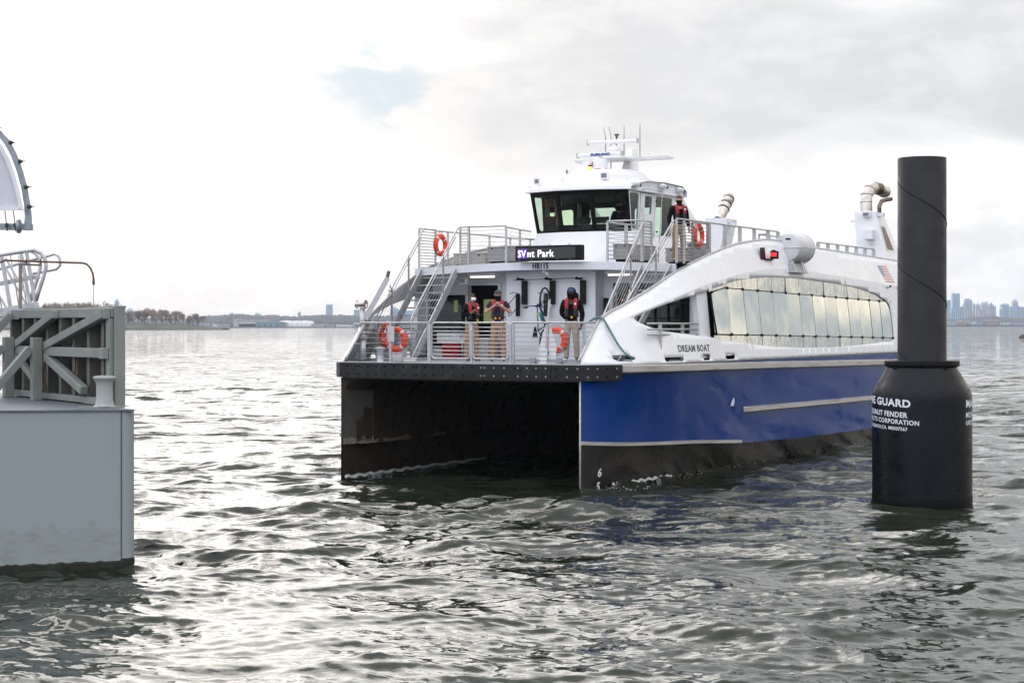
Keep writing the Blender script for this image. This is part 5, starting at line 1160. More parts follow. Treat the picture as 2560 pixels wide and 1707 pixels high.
def ev_mesh(o, name, m):
    dg = bpy.context.evaluated_depsgraph_get(); dg.update()
    me = bpy.data.meshes.new_from_object(o.evaluated_get(dg)); me.name = name
    me.materials.clear(); me.materials.append(m); me.polygons.foreach_set('use_smooth', [True]*len(me.polygons)); return me
def skin(name, verts, edges, m, parent, sub=2, root=0):
    """verts: (x,y,z,rx,ry)"""
    me = bpy.data.meshes.new(name); me.from_pydata([v[:3] for v in verts], edges, []); o = bpy.data.objects.new(name, me); col.objects.link(o)
    o.modifiers.new('s', 'SKIN'); 
    if not me.skin_vertices: bpy.context.view_layer.update()
    for i, v in enumerate(verts):
        d = me.skin_vertices[0].data[i]; d.radius = (v[3], v[4]); d.use_root = (i == root)
    o.modifiers['s'].use_smooth_shade = True; o.modifiers['s'].branch_smoothing = .4
    s = o.modifiers.new('d', 'SUBSURF'); s.levels = sub; s.render_levels = sub
    me2 = ev_mesh(o, name, m); bpy.data.objects.remove(o)
    n = bpy.data.objects.new(name, me2); col.objects.link(n); n.parent = parent
    return n
def person(root, H, P):
    """P: dict of pose and clothing. Local frame: faces -y, x to its left hand (viewer's right)."""
    k = H/1.70; S = lambda p: (p[0]*k, p[1]*k, p[2]*k)
    el, wr = P['elbow'], P['wrist']; sh = [(-.175, .01, 1.40), (.175, .01, 1.40)]
    kn, an, to = P.get('knee', [(-.11, -.02, .49), (.11, -.02, .49)]), P.get('ankle', [(-.12, .02, .09), (.12, .02, .09)]), P.get('toe', [(-.15, -.15, .035), (.15, -.15, .035)])
    hy = P.get('hy', 0)
    V = []; E_ = []
    def add(p, rx, ry, frm=None):
        V.append((*S(p), rx*k, ry*k)); 
        if frm is not None: E_.append((frm, len(V)-1))
        return len(V)-1
    hx, hyy = math.sin(R(hy))*.03, -math.cos(R(hy))*.03
    pe = add((0, 0, .93), .145, .105); sp = add((0, 0, 1.10), .13, .095, pe); ch = add((0, .01, 1.31), .15, .105, sp); nk = add((0, .01, 1.455), .055, .058, ch)
    jw = add((hx, hyy*1.0, 1.525), .062, .075, nk); hm = add((hx*.4, -.005, 1.60), .078, .095, jw); ht = add((0, .005, 1.665), .055, .065, hm)
    hands = []
    for i in (0, 1):
        s = add(sh[i], .062, .062, ch); e = add(el[i], .043, .043, s); w = add(wr[i], .029, .029, e)
        d = (Vector(P['hand'][i])-Vector(wr[i])).normalized() if 'hand' in P else (Vector(wr[i])-Vector(el[i])).normalized()
        pl = Vector(wr[i])+d*.075; pm = add(tuple(pl), .036, .022, w)
        side = d.cross(Vector((0, 1, 0))); side = side.normalized() if side.length > .2 else Vector((1, 0, 0)); cu = d.cross(side).normalized()*(1 if i else -1)
        hands.append((pl, d, side, cu, pm))
        for f, (o, l) in enumerate(((-.027, .060), (-.009, .072), (.009, .068), (.027, .052))):
            a = add(tuple(pl+side*o+d*l*.55), .0095, .0095, pm); add(tuple(pl+side*o*.95+d*l*.85+cu*l*.45), .008, .008, a)
        a = add(tuple(pl-d*.04+side*(.042 if i else -.042)), .011, .011, w); add(tuple(pl+side*(.05 if i else -.05)), .009, .009, a)
        h = add(((-1, 1)[i]*.088, 0, .86), .088, .095, pe); n_ = add(kn[i], .056, .062, h); q = add(an[i], .038, .045, n_); add(to[i], .038, .026, q)
    skin('body', V, E_, P['skin'], root, 1 if P.get('far') else 2)
    # face: nose and eyes
    f = Vector((math.sin(R(hy)), -math.cos(R(hy)), 0)); r_ = Vector((f.y*-1, f.x, 0)); hc = Vector((hx*.6, -.01, 1.59))*k
    m = MB(); c = hc+f*.083*k
    m.hexa([c+r_*-.014*k-Vector((0, 0, .028))*k, c+r_*.014*k-Vector((0, 0, .028))*k, c+f*.024*k-Vector((0, 0, .024))*k+r_*.008, c+f*.024*k-Vector((0, 0, .024))*k-r_*.008,
            c+r_*-.006+Vector((0, 0, .02))*k, c+r_*.006+Vector((0, 0, .02))*k, c+f*.006+Vector((0, 0, .018)), c+f*.006+Vector((0, 0, .018))])
    if not P.get('gaiter') or P.get('noseout'): m.build('nose', P['skin'], root)
    for s in (-1, 1):
        e = hc+f*.080*k+r_*s*.030*k+Vector((0, 0, .012))*k
        MB().lathe([(.001, -.008), (.009, 0), (.001, .008)], tuple(e), 8).build('eye', MT['black'], root)
        if not P.get('hood'): ea = hc+r_*s*.080*k; MB().lathe([(.001, -.028), (.014, -.01), (.016, .015), (.001, .03)], tuple(ea), 8).build('ear', P['skin'], root)
    # trousers
    T = []; Te = []
    def ta(p, rx, ry, frm=None):
        T.append((*S(p), rx*k, ry*k)); 
        if frm is not None: Te.append((frm, len(T)-1))
        return len(T)-1
    a = ta((0, 0, .94), .158, .120); b = ta((0, 0, 1.02), .150, .112, a)
    for i in (0, 1):
        h = ta(((-1, 1)[i]*.092, 0, .84), .100, .108, a); m1 = ta(tuple((Vector(kn[i])+Vector(((-1, 1)[i]*.092, 0, .84)))/2), .086, .092, h); n_ = ta(kn[i], .074, .080, m1); q = ta((an[i][0], an[i][1], .25), .064, .070, n_); ta((an[i][0], an[i][1], .085), .062, .066, q)
    skin('trousers', T, Te, P['legs'], root, 2)
    for i in (0, 1):
        A, B = Vector(S(an[i])), Vector(S(to[i]))
        skin('shoe', [(*(A+Vector((0, .035, -.045))), .04, .035), (*(A+(B-A)*.5+Vector((0, 0, -.012))), .045, .035), (*B, .042, .028)], [(0, 1), (1, 2)], P.get('shoe', MT['shoe']), root, 1)
    # top
    U = []; Ue = []
    def ua(p, rx, ry, frm=None):
        U.append((*S(p), rx*k, ry*k)); 
        if frm is not None: Ue.append((frm, len(U)-1))
        return len(U)-1
    lo = ua((0, 0, P.get('hem', .90)), .168, .130); a = ua((0, 0, 1.08), .158, .122, lo); b = ua((0, .01, 1.30), .176, .130, a); c = ua((0, .01, 1.43), .085, .078, b)
    if P.get('collar'): ua((0, 0, 1.50), .075, .08, c)
    for i in (0, 1):
        s = ua(sh[i], .082, .082, b)
        if P.get('short'): ua(tuple(Vector(sh[i]).lerp(Vector(el[i]), .62)), .070, .070, s)
        else: e = ua(el[i], .063, .063, s); ua(tuple(Vector(el[i]).lerp(Vector(wr[i]), .92)), .046, .046, e)
    skin('jacket' if not P.get('short') else 't_shirt', U, Ue, P['top'], root, 2)
    # inflatable vest: red yoke round the neck, grey lower lobes
    if P.get('vest'):
        def strap(pts, w, m, nm):
            mb = MB(); rows = []
            for p in pts: p = Vector(p)*k; rows.append([p+Vector((-w/2, .012, 0)), p+Vector((-w/2*.8, -.025, 0)), p+Vector((w/2*.8, -.025, 0)), p+Vector((w/2, .012, 0))])
            mb.loft(rows, closed=True); mb.add(rows[0], [(0, 1, 2, 3)]); mb.add(rows[-1], [(0, 1, 2, 3)]); return mb.build(nm, m, root)
        for s in (-1, 1):
            vs = strap([(s*.07, .06, 1.475), (s*.088, -.02, 1.475), (s*.098, -.105, 1.40), (s*.100, -.135, 1.30), (s*.100, -.135, 1.235)], .088, MT['redvest'], 'life_vest')
            strap([(s*.100, -.136, 1.235), (s*.103, -.128, 1.15), (s*.098, -.120, 1.06)], .090, MT['greyvest'], 'vest_lobe').parent = vs
            if s*P.get('bs', 1) > 0: MB().lathe([(.001, -.035), (.026, -.030), (.026, -.02)], (s*.10*k, -.145*k, 1.335*k), 12, 'y').build('badge', MT['maskw'], vs)
        MB().tube([(-.165*k, 0, 1.06*k), (-.10*k, -.12*k, 1.06*k), (0, -.142*k, 1.06*k), (.10*k, -.12*k, 1.06*k), (.165*k, 0, 1.06*k)], .016, 6).build('waist_belt', MT['black'], root)
        for x, m_ in P.get('tabs', []): MB().lathe([(.001, -.03), (.024, -.015), (.024, .015), (.001, .03)], (x*k, -.165*k, 1.03*k), 10).build('pull_tab', MT[m_], root)
    # headgear: a cap of the skull's shape
    def shell(z0, e, m, nm, front=None, zt=1.0):
        mb = MB(); rows = []
        for j in range(9):
            t = j/8; zz = z0+(.1+zt*.0+1.705-z0-.1+e)*t if False else z0+((1.697+e)-z0)*t
            q = math.sqrt(max(0.0, 1-((zz-1.60)/(.100+e))**2)) if zz > 1.60 else 1.0
            if t == 1: q = .02
            rows.append([(S((hx*.4+(.083+e)*q*math.cos(a), -.005+(.100+e)*q*math.sin(a), zz))) for a in [2*PI*i/20 for i in range(20)]])
        mb.loft(rows, closed=True); return mb.build(nm, m, root)
    g = P.get('head')
    if g == 'hair': shell(1.640, .006, MT['hair'], 'hair')
    if g == 'stubble': shell(1.63, .002, mat('shaved_hair', (.05, .03, .022), .8), 'hair')
    if g == 'beanie': shell(1.612, .014, MT['beanie'], 'beanie')
    if g == 'cap':
        cp_ = shell(1.63, .010, MT['cap'], 'cap'); c = hc+f*.10*k+Vector((0, 0, .035))*k
        MB().hexa([c-r_*.07-f*.03, c+r_*.07-f*.03, c+r_*.05+f*.06-Vector((0, 0, .012)), c-r_*.05+f*.06-Vector((0, 0, .012)), c-r_*.07-f*.03+Vector((0, 0, .012)), c+r_*.07-f*.03+Vector((0, 0, .012)), c+r_*.05+f*.06, c-r_*.05+f*.06]).build('peak', MT['cap'], cp_)
    if P.get('hood'):
        mb = MB(); rows = []
        for zz, rx, ry in ((1.44, .10, .10), (1.50, .098, .105), (1.57, .106, .118), (1.64, .104, .116), (1.70, .075, .085), (1.722, .02, .02)):
            rows.append([S((rx*math.sin(a), -.002+ry*math.cos(a), zz)) for a in [R(-128)+R(256)*i/18 for i in range(19)]])
        mb.loft(rows); o = mb.build('hood', P['top'], root); sm = o.modifiers.new('t', 'SOLIDIFY'); sm.thickness = .008
    if P.get('gaiter'):
        rows = []
        for zz, rx, ry in ((1.43, .072, .078), (1.48, .066, .076), (1.53, .074, .092), (1.558, .082, .103), (1.568, .081, .102)): rows.append([S((hx*.8+rx*math.cos(a), -.008+ry*math.sin(a), zz)) for a in [2*PI*i/20 for i in range(20)]])
        MB().loft(rows, closed=True).build('face_covering', MT['blackcloth'], root)
    if P.get('mask'):
        mb = MB(); rows = []
        for zz, e in ((1.515, .000), (1.535, .026), (1.560, .034), (1.588, .016), (1.600, .004)):
            rows.append([tuple((hc+(f*math.cos(a)*(.090+e)+r_*math.sin(a)*(.074+e*.4))*k)*Vector((1, 1, 0))+Vector((0, 0, zz*k))) if False else tuple(Vector(((hc.x+(f.x*math.cos(a)*(.088+e)+r_.x*math.sin(a)*(.074+e*.3))*k), (hc.y+(f.y*math.cos(a)*(.088+e)+r_.y*math.sin(a)*(.074+e*.3))*k), zz*k))) for a in [R(-62)+R(124)*i/12 for i in range(13)]])
        o = mb.loft(rows).build('face_mask', MT['maskw'], root)
    return root
arms_rel = dict(elbow=[(-.25, .05, 1.12), (.25, .05, 1.12)], wrist=[(-.26, -.03, .87), (.26, -.03, .87)])
pA = onf('person', -.66, 1.80, DZ+.01, R(55), 'man in white face mask and black jacket at the bow rail', 'person', 'ferry crew in red life vests')
person(pA, 1.60, dict(skin=MT['skin_a'], legs=MT['khaki'], top=MT['blackcloth'], elbow=[(-.27, .02, 1.13), (.27, .02, 1.13)], wrist=[(-.10, -.20, 1.22), (.09, -.21, 1.18)], hand=[(-.02, -.22, 1.28), (.02, -.23, 1.26)], vest=1, head='stubble', mask=1, hy=12, collar=1, tabs=[(.08, 'yellow')]))
pB = onf('person', .05, 1.80, DZ+.01, R(26), 'man in grey beanie and navy t-shirt clasping his hands behind the bow gate', 'person', 'ferry crew in red life vests')
person(pB, 1.67, dict(skin=MT['skin_b'], legs=MT['khaki'], top=MT['navy'], short=1, elbow=[(-.31, -.02, 1.16), (.31, -.02, 1.16)], wrist=[(-.075, -.20, 1.33), (.075, -.20, 1.33)], hand=[(.0, -.23, 1.40), (.0, -.23, 1.40)], vest=1, head='beanie', gaiter=1, tabs=[(-.05, 'yellow'), (.05, 'orange')], hem=.86))
pC = onf('person', 1.98, 1.80, DZ+.01, R(22), 'man in blue cap, black hooded top and stone cargo trousers standing right of the anchor', 'person', 'ferry crew in red life vests')
person(pC, 1.70, dict(skin=MT['skin_c'], legs=MT['khaki2'], top=MT['blackcloth'], elbow=[(-.24, .10, 1.12), (.25, .05, 1.10)], wrist=[(-.12, .18, .98), (.22, -.04, .86)], vest=1, head='cap', hood=1, gaiter=1, tabs=[(.02, 'yellow')], shoe=MT['shoew'], toe=[(-.16, -.14, .035), (.22, -.12, .035)], hem=.86, bs=1))
pD = onf('person', 3.18, 5.15, 5.10, R(48), 'bareheaded man in black jacket at the top of the right stairs', 'person', 'ferry crew in red life vests')
person(pD, 1.62, dict(skin=MT['skin_b'], legs=MT['khaki'], top=MT['blackcloth'], **arms_rel, vest=1, head='hair', gaiter=1, hy=18, collar=1))
pE = onf('person', .55, 7.35, 5.20, R(10), 'captain dimly seen behind the wheelhouse windscreen in dark clothes', 'person')
person(pE, 1.60, dict(skin=MT['skin_b'], legs=MT['navy'], top=MT['navy'], elbow=[(-.22, -.05, 1.13), (.22, -.05, 1.13)], wrist=[(-.15, -.28, 1.10), (.15, -.28, 1.10)], head='hair', gaiter=1))

# ---- bicycle hung by its front wheel
bk = onf('bicycle', .05, 4.15, 3.15, R(6), 'dark blue bicycle hanging upright from the middle rack by its front wheel', 'bicycle')
BM = lambda s, h, x=0: (x, -h-.02, s)
def bwheel(s, h):
    w = MB(); w.tube([BM(s+.325*math.cos(a), h+.325*math.sin(a)) for a in [2*PI*i/36 for i in range(37)]], .022, 6, caps=False); o = w.build('wheel', MT['rubber'], bk)
    sp_ = MB()
    for i in range(14): a = 2*PI*i/14; sp_.tube([BM(s, h, (-.02, .02)[i % 2]), BM(s+.31*math.cos(a), h+.31*math.sin(a))], .0022, 3)
    sp_.build('spokes', MT['alu'], o); MB().tube([BM(s, h, -.05), BM(s, h, .05)], .02, 8).build('hub', MT['black'], o)
bwheel(0, 0); bwheel(1.02, 0)
bf = MT['bikeblue'] = mat('bike_frame_blue', (.015, .05, .14), .35)
bb, st_, hd0, hd1 = (.43, -.06), (.30, .44), (.88, .50), (.92, .38)
MB().tube([BM(*bb), BM(*st_)], .017, 8).tube([BM(*st_), BM(*hd0)], .016, 8).tube([BM(*bb), BM(*hd1)], .020, 8).tube([BM(*hd0), BM(*hd1)], .021, 8).tube([BM(*bb), BM(0, 0, .03)], .009, 6).tube([BM(*bb), BM(0, 0, -.03)], .009, 6).tube([BM(*st_), BM(0, 0, .03)], .008, 6).tube([BM(*st_), BM(0, 0, -.03)], .008, 6).build('frame', bf, bk)
MB().tube([BM(.925, .36, .05), BM(1.02, 0, .05)], .011, 6).tube([BM(.925, .36, -.05), BM(1.02, 0, -.05)], .011, 6).tube([BM(.93, .37, -.06), BM(.93, .37, .06)], .02, 8).build('fork', MT['black'], bk)
MB().tube([BM(.27, .62), BM(*st_)], .013, 6).hexa([BM(.13, .63, -.07), BM(.13, .63, .07), BM(.40, .62, .02), BM(.40, .62, -.02), BM(.13, .68, -.06), BM(.13, .68, .06), BM(.40, .65, .015), BM(.40, .65, -.015)]).build('saddle', MT['black'], bk)
MB().tube([BM(.87, .54), BM(.90, .62), BM(.88, .64)], .013, 6).tube([BM(.86, .60, -.31), BM(.90, .64, -.10), BM(.90, .64, .10), BM(.86, .60, .31)], .012, 8).build('handlebar', MT['black'], bk)
for x in (-.29, .29): MB().tube([BM(.85, .60, x*.75), BM(.86, .60, x*1.1)], .018, 8).build('grip', MT['greyvest'], bk)
MB().lathe([(.001, -.006), (.095, -.006), (.095, .006), (.001, .006)], BM(.43, -.06, .04), 20, 'x').build('chainring', MT['black'], bk)
MB().tube([BM(.43, -.06, .05), BM(.33, .08, .06), BM(.33, .08, .12)], .010, 6).tube([BM(.43, -.06, -.05), BM(.53, -.20, -.06), BM(.53, -.20, -.12)], .010, 6).build('crank', MT['black'], bk)
MB().tube([BM(.55, .16, .0), BM(.73, .32, .0)], .036, 10).build('bottle', mat('teal_bottle', (.02, .25, .25), .4), bk)
MB().lathe([(.001, -.02), (.035, -.02), (.04, .02), (.001, .03)], BM(.70, .52, .03), 12).build('lamp', mat('lime_light_cover', (.35, .6, .03), .5), bk)

# ---- anchor
an = onf('anchor', 2.22, .20, DZ, 0, 'white painted anchor standing upright on its stock at the bow rail', 'anchor')
for s in (-1, 1):
    poly = [(s*.015, .88), (s*.03, .93), (s*.17, .50), (s*.21, .40), (s*.20, .13), (s*.03, .13)]
    MB().prism(poly, lambda a, b: (a, -.012, b), lambda a, b: (a, .012, b)).build('fluke', MT['white'], an)
MB().hexa([(-.035, -.05, .33), (.0, -.05, .33), (.0, -.02, .33), (-.035, -.02, .33), (.02, -.03, 1.40), (.075, -.03, 1.44), (.075, -.005, 1.44), (.02, -.005, 1.40)]).build('shank', MT['alu'], an)
MB().tube([(.05, -.02, 1.34), (.09, -.02, 1.30), (.085, -.02, 1.24), (.05, -.02, 1.22)], .012, 6).build('shackle', MT['alu'], an)
MB().hexa([(-.17, -.075, .02), (-.0, -.075, .02), (-.0, -.055, .02), (-.17, -.055, .02), (-.13, -.075, .34), (.03, -.075, .34), (.03, -.055, .34), (-.13, -.055, .34)]).build('crown_plate', MT['white2'], an)
MB().tube([(-.56, .02, .11), (.46, .02, .11)], .028, 10).build('stock', MT['alu'], an)
for x in (-.38, .28): MB().box((x-.07, -.03, .0), (x+.07, .07, .15)).build('chock', MT['alud'], an, bevel=.01)

# ---- lockers, red cabinet, raft, line
def locker(u, v, z, w, d, h, rz, label, m='alu'):
    l = onf('deck_locker', u, v, z, rz, label, 'locker', 'aluminium deck lockers')
    MB().box((-w/2, 0, .07), (w/2, d, h)).build('box', MT[m], l, bevel=.01); MB().box((-w/2-.015, -.015, h), (w/2+.015, d+.015, h+.025)).build('lid', MT[m], l)
    MB().box((-w/2+.05, .05, 0), (w/2-.05, d-.05, .068)).build('plinth', MT['black'], l)
    g = MB()
    for i in range(3): g.box((-w/2+.01, -.004, .07+(h-.07)*(i+.7)/3.6), (w/2-.01, -.001, .075+(h-.07)*(i+.7)/3.6))
    g.build('groove', MT['alud'], l)
    for x in (-w*.3, w*.3): MB().box((x-.02, -.012, h-.05), (x+.02, -.004, h+.005)).build('latch', MT['black'], l)
MT['locker'] = mat('locker_grey', (.36, .35, .34), .5, .25, c2=(.26, .25, .24), ns=6)
MT['lockerw'] = mat('locker_warm', (.42, .38, .33), .5, .1, c2=(.3, .27, .24), ns=6)
locker(-2.62, 5.0, 5.07, .95, 1.4, .34, 0, 'long beige deck locker on the upper deck left of the grey one', 'lockerw')
locker(-1.42, 4.4, 5.11, .62, 1.0, .42, 0, 'grey ribbed locker behind the upper rail left of the destination sign', 'locker')
locker(2.0, 4.35, 5.10, .40, 1.6, .42, 0, 'grey locker behind the upper rail right of the destination sign', 'locker')
locker(2.55, 6.6, 5.10, .75, .5, .40, 0, 'grey locker behind the top of the right stairs', 'locker')
locker(3.2, 6.0, 5.08, .35, .5, .50, 0, 'narrow grey locker behind the legs of the man on the upper deck', 'locker')
rc = onf('fire_cabinet', -3.02, 4.72, DZ, 0, 'red fire hose cabinet with white top standing under the dark window', 'cabinet')
MB().box((-.25, 0, .01), (.25, .2, .40)).build('lower_box', MT['red'], rc, bevel=.01); MB().box((-.42, .02, .41), (.42, .2, .66)).build('upper_box', MT['white2'], rc, bevel=.01)
for x in (-.3, -.18, -.06): MB().box((x-.04, .012, .585), (x+.04, .019, .605)).build('slot', MT['hole'], rc)
MB().tube([(.33, .05, .02), (.33, .05, .60)], .03, 8).lathe([(.06, .52), (.06, .56)], (.33, .05, 0), 12).build('hydrant_pipe', MT['alu'], rc)
MB().lathe([(.001, .60), (.075, .60), (.075, .625), (.001, .63)], (.33, .05, 0), 14).build('valve_wheel', mat('valve_green', (.02, .07, .05), .4), rc)
gb_ = onf('storage_box', -1.95, 4.2, DZ, 0, 'low grey box on deck under the left stairs', 'box')
MB().box((-.35, 0, 0), (.35, .5, .52)).build('box', MT['locker'], gb_, bevel=.012); MB().box((-.36, -.01, .52), (.36, .51, .55)).build('lid', MT['alu'], gb_)
wb = onf('small_case', -1.72, .75, DZ, R(5), 'small white case lying on the bow deck below the left life ring', 'case')
MB().box((-.14, -.08, 0), (.14, .08, .08)).build('case', MT['white2'], wb, bevel=.02); MB().box((-.145, -.085, .08), (.145, .085, .10)).build('lid', MT['maskw'], wb, bevel=.008)
gl = onf('work_glove', 1.66, .95, DZ+.02, R(20), 'bright green work gloves lying on deck beside the anchor', 'gloves')
V = [(0, 0, .05, .05, .03), (0, -.08, .05, .045, .025)]; Ee = [(0, 1)]
for i, (x, l) in enumerate(((-.045, .06), (-.015, .08), (.015, .08), (.045, .06))): V += [(x, -.10-l, .05, .012, .012)]; Ee.append((1, len(V)-1))
V.append((.09, -.06, .06, .014, .014)); Ee.append((0, len(V)-1))
skin('glove', V, Ee, mat('lime_glove', (.28, .62, .04), .6), gl, 1)
raft = onf('life_raft', 3.93, 11.05, 5.66, R(0), 'white ribbed life raft canister cradled on the right side of the ferry', 'life raft')
half = MB(); pr = [(.02, -.50), (.22, -.49), (.36, -.45), (.41, -.36), (.415, -.02)]
for v in (.18, .32, .46): pr += [(.415, v-.02), (.395, v), (.395, v+.04), (.415, v+.06)]
pr += [(.415, .62), (.40, .68), (.34, .75), (.20, .79), (.02, .80)]
half.lathe(pr, (0, 0, 0), 36, 'y'); ro = half.build('canister', MT['raft'], raft); sharp_by_angle(ro, 40)
MB().lathe([(.418, 0), (.435, 0), (.435, .02), (.418, .02)], (0, 0, 0), 4)
MB().loft([[( (.425)*math.cos(0)*s, v, z) for s, v in ((1, -.38), (1, .66), (-1, .66), (-1, -.38))] for z in (-.02, .02)], closed=True, sm=False).build('seam_flange', MT['raft'], raft)
MB().box((-.43, -.40, -.02), (.43, -.37, .02)).build('seam_flange', MT['raft'], raft)
MB().tube([(-.40, -.485, -.01), (-.2, -.505, -.01), (0, -.515, -.01), (.2, -.505, -.01), (.40, -.465, -.01)], .014, 6).build('seam_flange', MT['raft'], raft)
for v in (.28, .56): MB().lathe([(.418, v-.018), (.420, v+.018)], (0, 0, 0), 36, 'y').build('lashing_strap', MT['tape'], raft)
MB().box((-.02, -.507, .20), (.12, -.499, .24)).build('label', MT['black'], raft)
rp = onf('mooring_line', 0, 0, 0, 0, 'pale green mooring rope hanging over the white bow side into the fairlead', 'rope')
pts = [(2.85, .95, 3.66), (3.02, .96, 3.745), (3.16, .97, 3.745), (3.25, .95, 3.66), (3.36, .93, 3.50), (3.47, .92, 3.33), (3.59, .92, 3.15), (3.71, .94, 3.0), (3.82, .98, 2.91), (3.92, 1.04, 2.86), (3.80, 1.12, 2.84)]
sm = [];
for i in range(len(pts)-1):
    p0, p1, p2, p3 = [Vector(pts[max(0, min(len(pts)-1, j))]) for j in (i-1, i, i+1, i+2)]
    for q in range(5): t = q/5; sm.append(0.5*((2*p1)+(p2-p0)*t+(2*p0-5*p1+4*p2-p3)*t*t+(-p0+3*p1-3*p2+p3)*t**3))
MB().tube(sm, .026, 8).build('rope', MT['rope'], rp)

# ================================================================== BLACK PILE AND ITS FLOATING DONUT FENDER
PX, PY = 8.18, 34.72
pl = empty('steel_pile', (PX, PY, -2), 0, 'tall black cylindrical pile rising out of the donut fender', 'pile')
pr = MB().lathe([(.478, 0), (.478, 8.90), (.470, 8.915), (.455, 8.915), (.455, 8.5), (.01, 8.5)], n=72).build('shaft', MT['pile'], pl); sharp_by_angle(pr, 50)
for a0, z0 in ((R(-185), 6.82), (R(-185), 5.12), (R(-185), 8.45)):
    MB().tube([(.481*math.cos(a0+R(190)*i/40), .481*math.sin(a0+R(190)*i/40), z0+2-2-.0-.95*i/40) for i in range(41)], .009, 5).build('sleeve_seam', MT['black'], pl)
do = empty('donut_fender', (PX, PY, 0), 0, 'black floating donut fender with white stencilled lettering around the pile', 'fender')
rd = [(.55, -.8), (.95, -.8), (.965, -.2), (.975, .2), (.975, 2.10), (.97, 2.20), (.945, 2.30), (.89, 2.39), (.70, 2.72), (.685, 2.76), (.60, 2.76), (.60, 2.5)]
db = MB().lathe(rd, n=96).build('body', MT['donut'], do); sharp_by_angle(db, 60)
MB().lathe([(.60, 2.765), (.72, 2.765), (.735, 2.80), (.735, 2.87), (.72, 2.885), (.50, 2.885), (.50, 2.80), (.60, 2.79)], n=72, sm=False).build('top_collar', MT['black'], do)
for a in (-152, -62, 28, 118):
    c = Vector((.70*math.cos(R(a)), .70*math.sin(R(a)), 2.76)); t_ = Vector((-math.sin(R(a)), math.cos(R(a)), 0))
    MB().tube([c-t_*.04+Vector((0, 0, .03)), c-t_*.045-Vector((0, 0, .03)), c-Vector((0, 0, .06)), c+t_*.045-Vector((0, 0, .03)), c+t_*.04+Vector((0, 0, .03))], .018, 6).build('lifting_lug', MT['black'], do)
MB().lathe([(.977, .02), (.981, .05), (.981, .20), (.976, .22)], n=96).build('wet_band', MT['wetblack'], do)
def wrap(s, size, x_end, z, drop=-.10, sx=1.0, bold=.01, a_end=None, a_start=None):
    """lettering wrapped round the fender; x_end is the arc angle (deg) where the line ends"""
    v, f = text_poly(s, size, bold, sx); xm = max(a for a, b in v); out = []
    for a, b in v:
        arc_ = (a-xm)/.978; ang = R(a_end)+arc_ if a_end is not None else R(a_start)+a/.978; out.append((0.9795*math.cos(ang), 0.9795*math.sin(ang), z+b+drop*(a-xm)))
    MB().add(out, f).build('lettering', MT['txtwhite'], do, fixn=False)
LINES = (('MARINE GUARD', .200, 1.985, -116, 1.16, .007), ('MOVABLE DONUT FENDER', .145, 1.78, -119.5, .95, .004),
         ('URETHANE PRODUCTS CORPORATION', .125, 1.635, -106.4, 1.0, .003), ('LONG BEACH,CA. M0007567', .092, 1.525, -119.5, 1.0, .002))
for s_, sz, z, ae, sx, bo in LINES: wrap(s_, sz, 0, z, a_end=ae, sx=sx, bold=bo, drop=-.055)
for s_, sz, z, ae, sx, bo in LINES[:3]: wrap(s_, sz, 0, z, a_start=-44.5, sx=sx, bold=bo, drop=0)

# ================================================================== LANDING BARGE, LEFT
MT['bargeg'] = mat('barge_paint', (.275, .315, .320), .5, c2=(.225, .262, .268), ns=.5, amt=.8, bump=.25, bs=.9, sc3=(1, 1, .5), bdist=.03)
MT['bargelow'] = mat('barge_lower_scuff', (.262, .295, .295), .6, c2=(.225, .240, .228), ns=3, amt=.9, sc3=(1, 1, 3))
MT['bargedeck'] = mat('barge_deck', (.10, .125, .155), .55, c2=(.16, .18, .20), ns=2.5, amt=.8, sc3=(1, 5, 1))
MT['algae'] = mat('algae', (.006, .008, .003), .7, c2=(.018, .028, .005), ns=8, amt=.8, bump=1.0, bs=40)
MT['frameg'] = mat('frame_paint', (.225, .245, .225), .5, c2=(.16, .165, .135), ns=2.0, amt=.6)
MT['framed'] = mat('frame_plate', (.060, .056, .044), .6, c2=(.04, .032, .022), ns=2.0, amt=.8)
MT['ribg'] = mat('rib_paint', (.13, .135, .115), .55, c2=(.09, .085, .065), ns=2.0, amt=.7)
MT['rust'] = mat('rust', (.20, .085, .03), .8, c2=(.09, .045, .02), ns=12, amt=.9)
MT['galv'] = mat('galvanised', (.30, .34, .37), .45, .5, c2=(.20, .23, .26), ns=14, amt=.8)
MT['membrane'] = mat('white_membrane', (.62, .62, .66), .5, c2=(.55, .55, .58), ns=1.5)
MT['seal'] = mat('dark_seam', (.05, .055, .06), .6)
BO, BR = (-5.61, 25.8), R(10.3)
bg_ = empty('landing_barge', (*BO, 0), BR, 'grey steel barge with scuffed side and algae at the waterline', 'barge')
BT = 2.345
SK = -.385   # the right side of the barge runs back at an angle
MB().prism([(-18, 0), (-.17, 0), (-.17+SK*12, 12), (-18, 12)], lambda a, b: (a, b, -1.2), lambda a, b: (a, b, BT-.03)).build('hull', MT['bargeg'], bg_)
MB().lathe([(.17, -1.2), (.17, BT-.03)], (-.17, .17, 0), 24).prism([(-.17, .17), (-.005, .13), (SK*12, 12), (SK*12-.3, 12)], lambda a, b: (a, b, -1.2), lambda a, b: (a, b, BT-.032)).build('corner_post', MT['bargeg'], bg_)
MB().box((-.185, -.012, -.9), (-.172, -.001, BT-.035)).build('corner_seam', MT['seal'], bg_)
MB().prism([(-18, -.03), (.02, -.03), (.02+SK*12, 12), (-18, 12)], lambda a, b: (a, b, BT-.025), lambda a, b: (a, b, BT)).box((.015, -.02, BT-.012), (.10, .02, BT-.002)).build('deck', MT['bargedeck'], bg_)
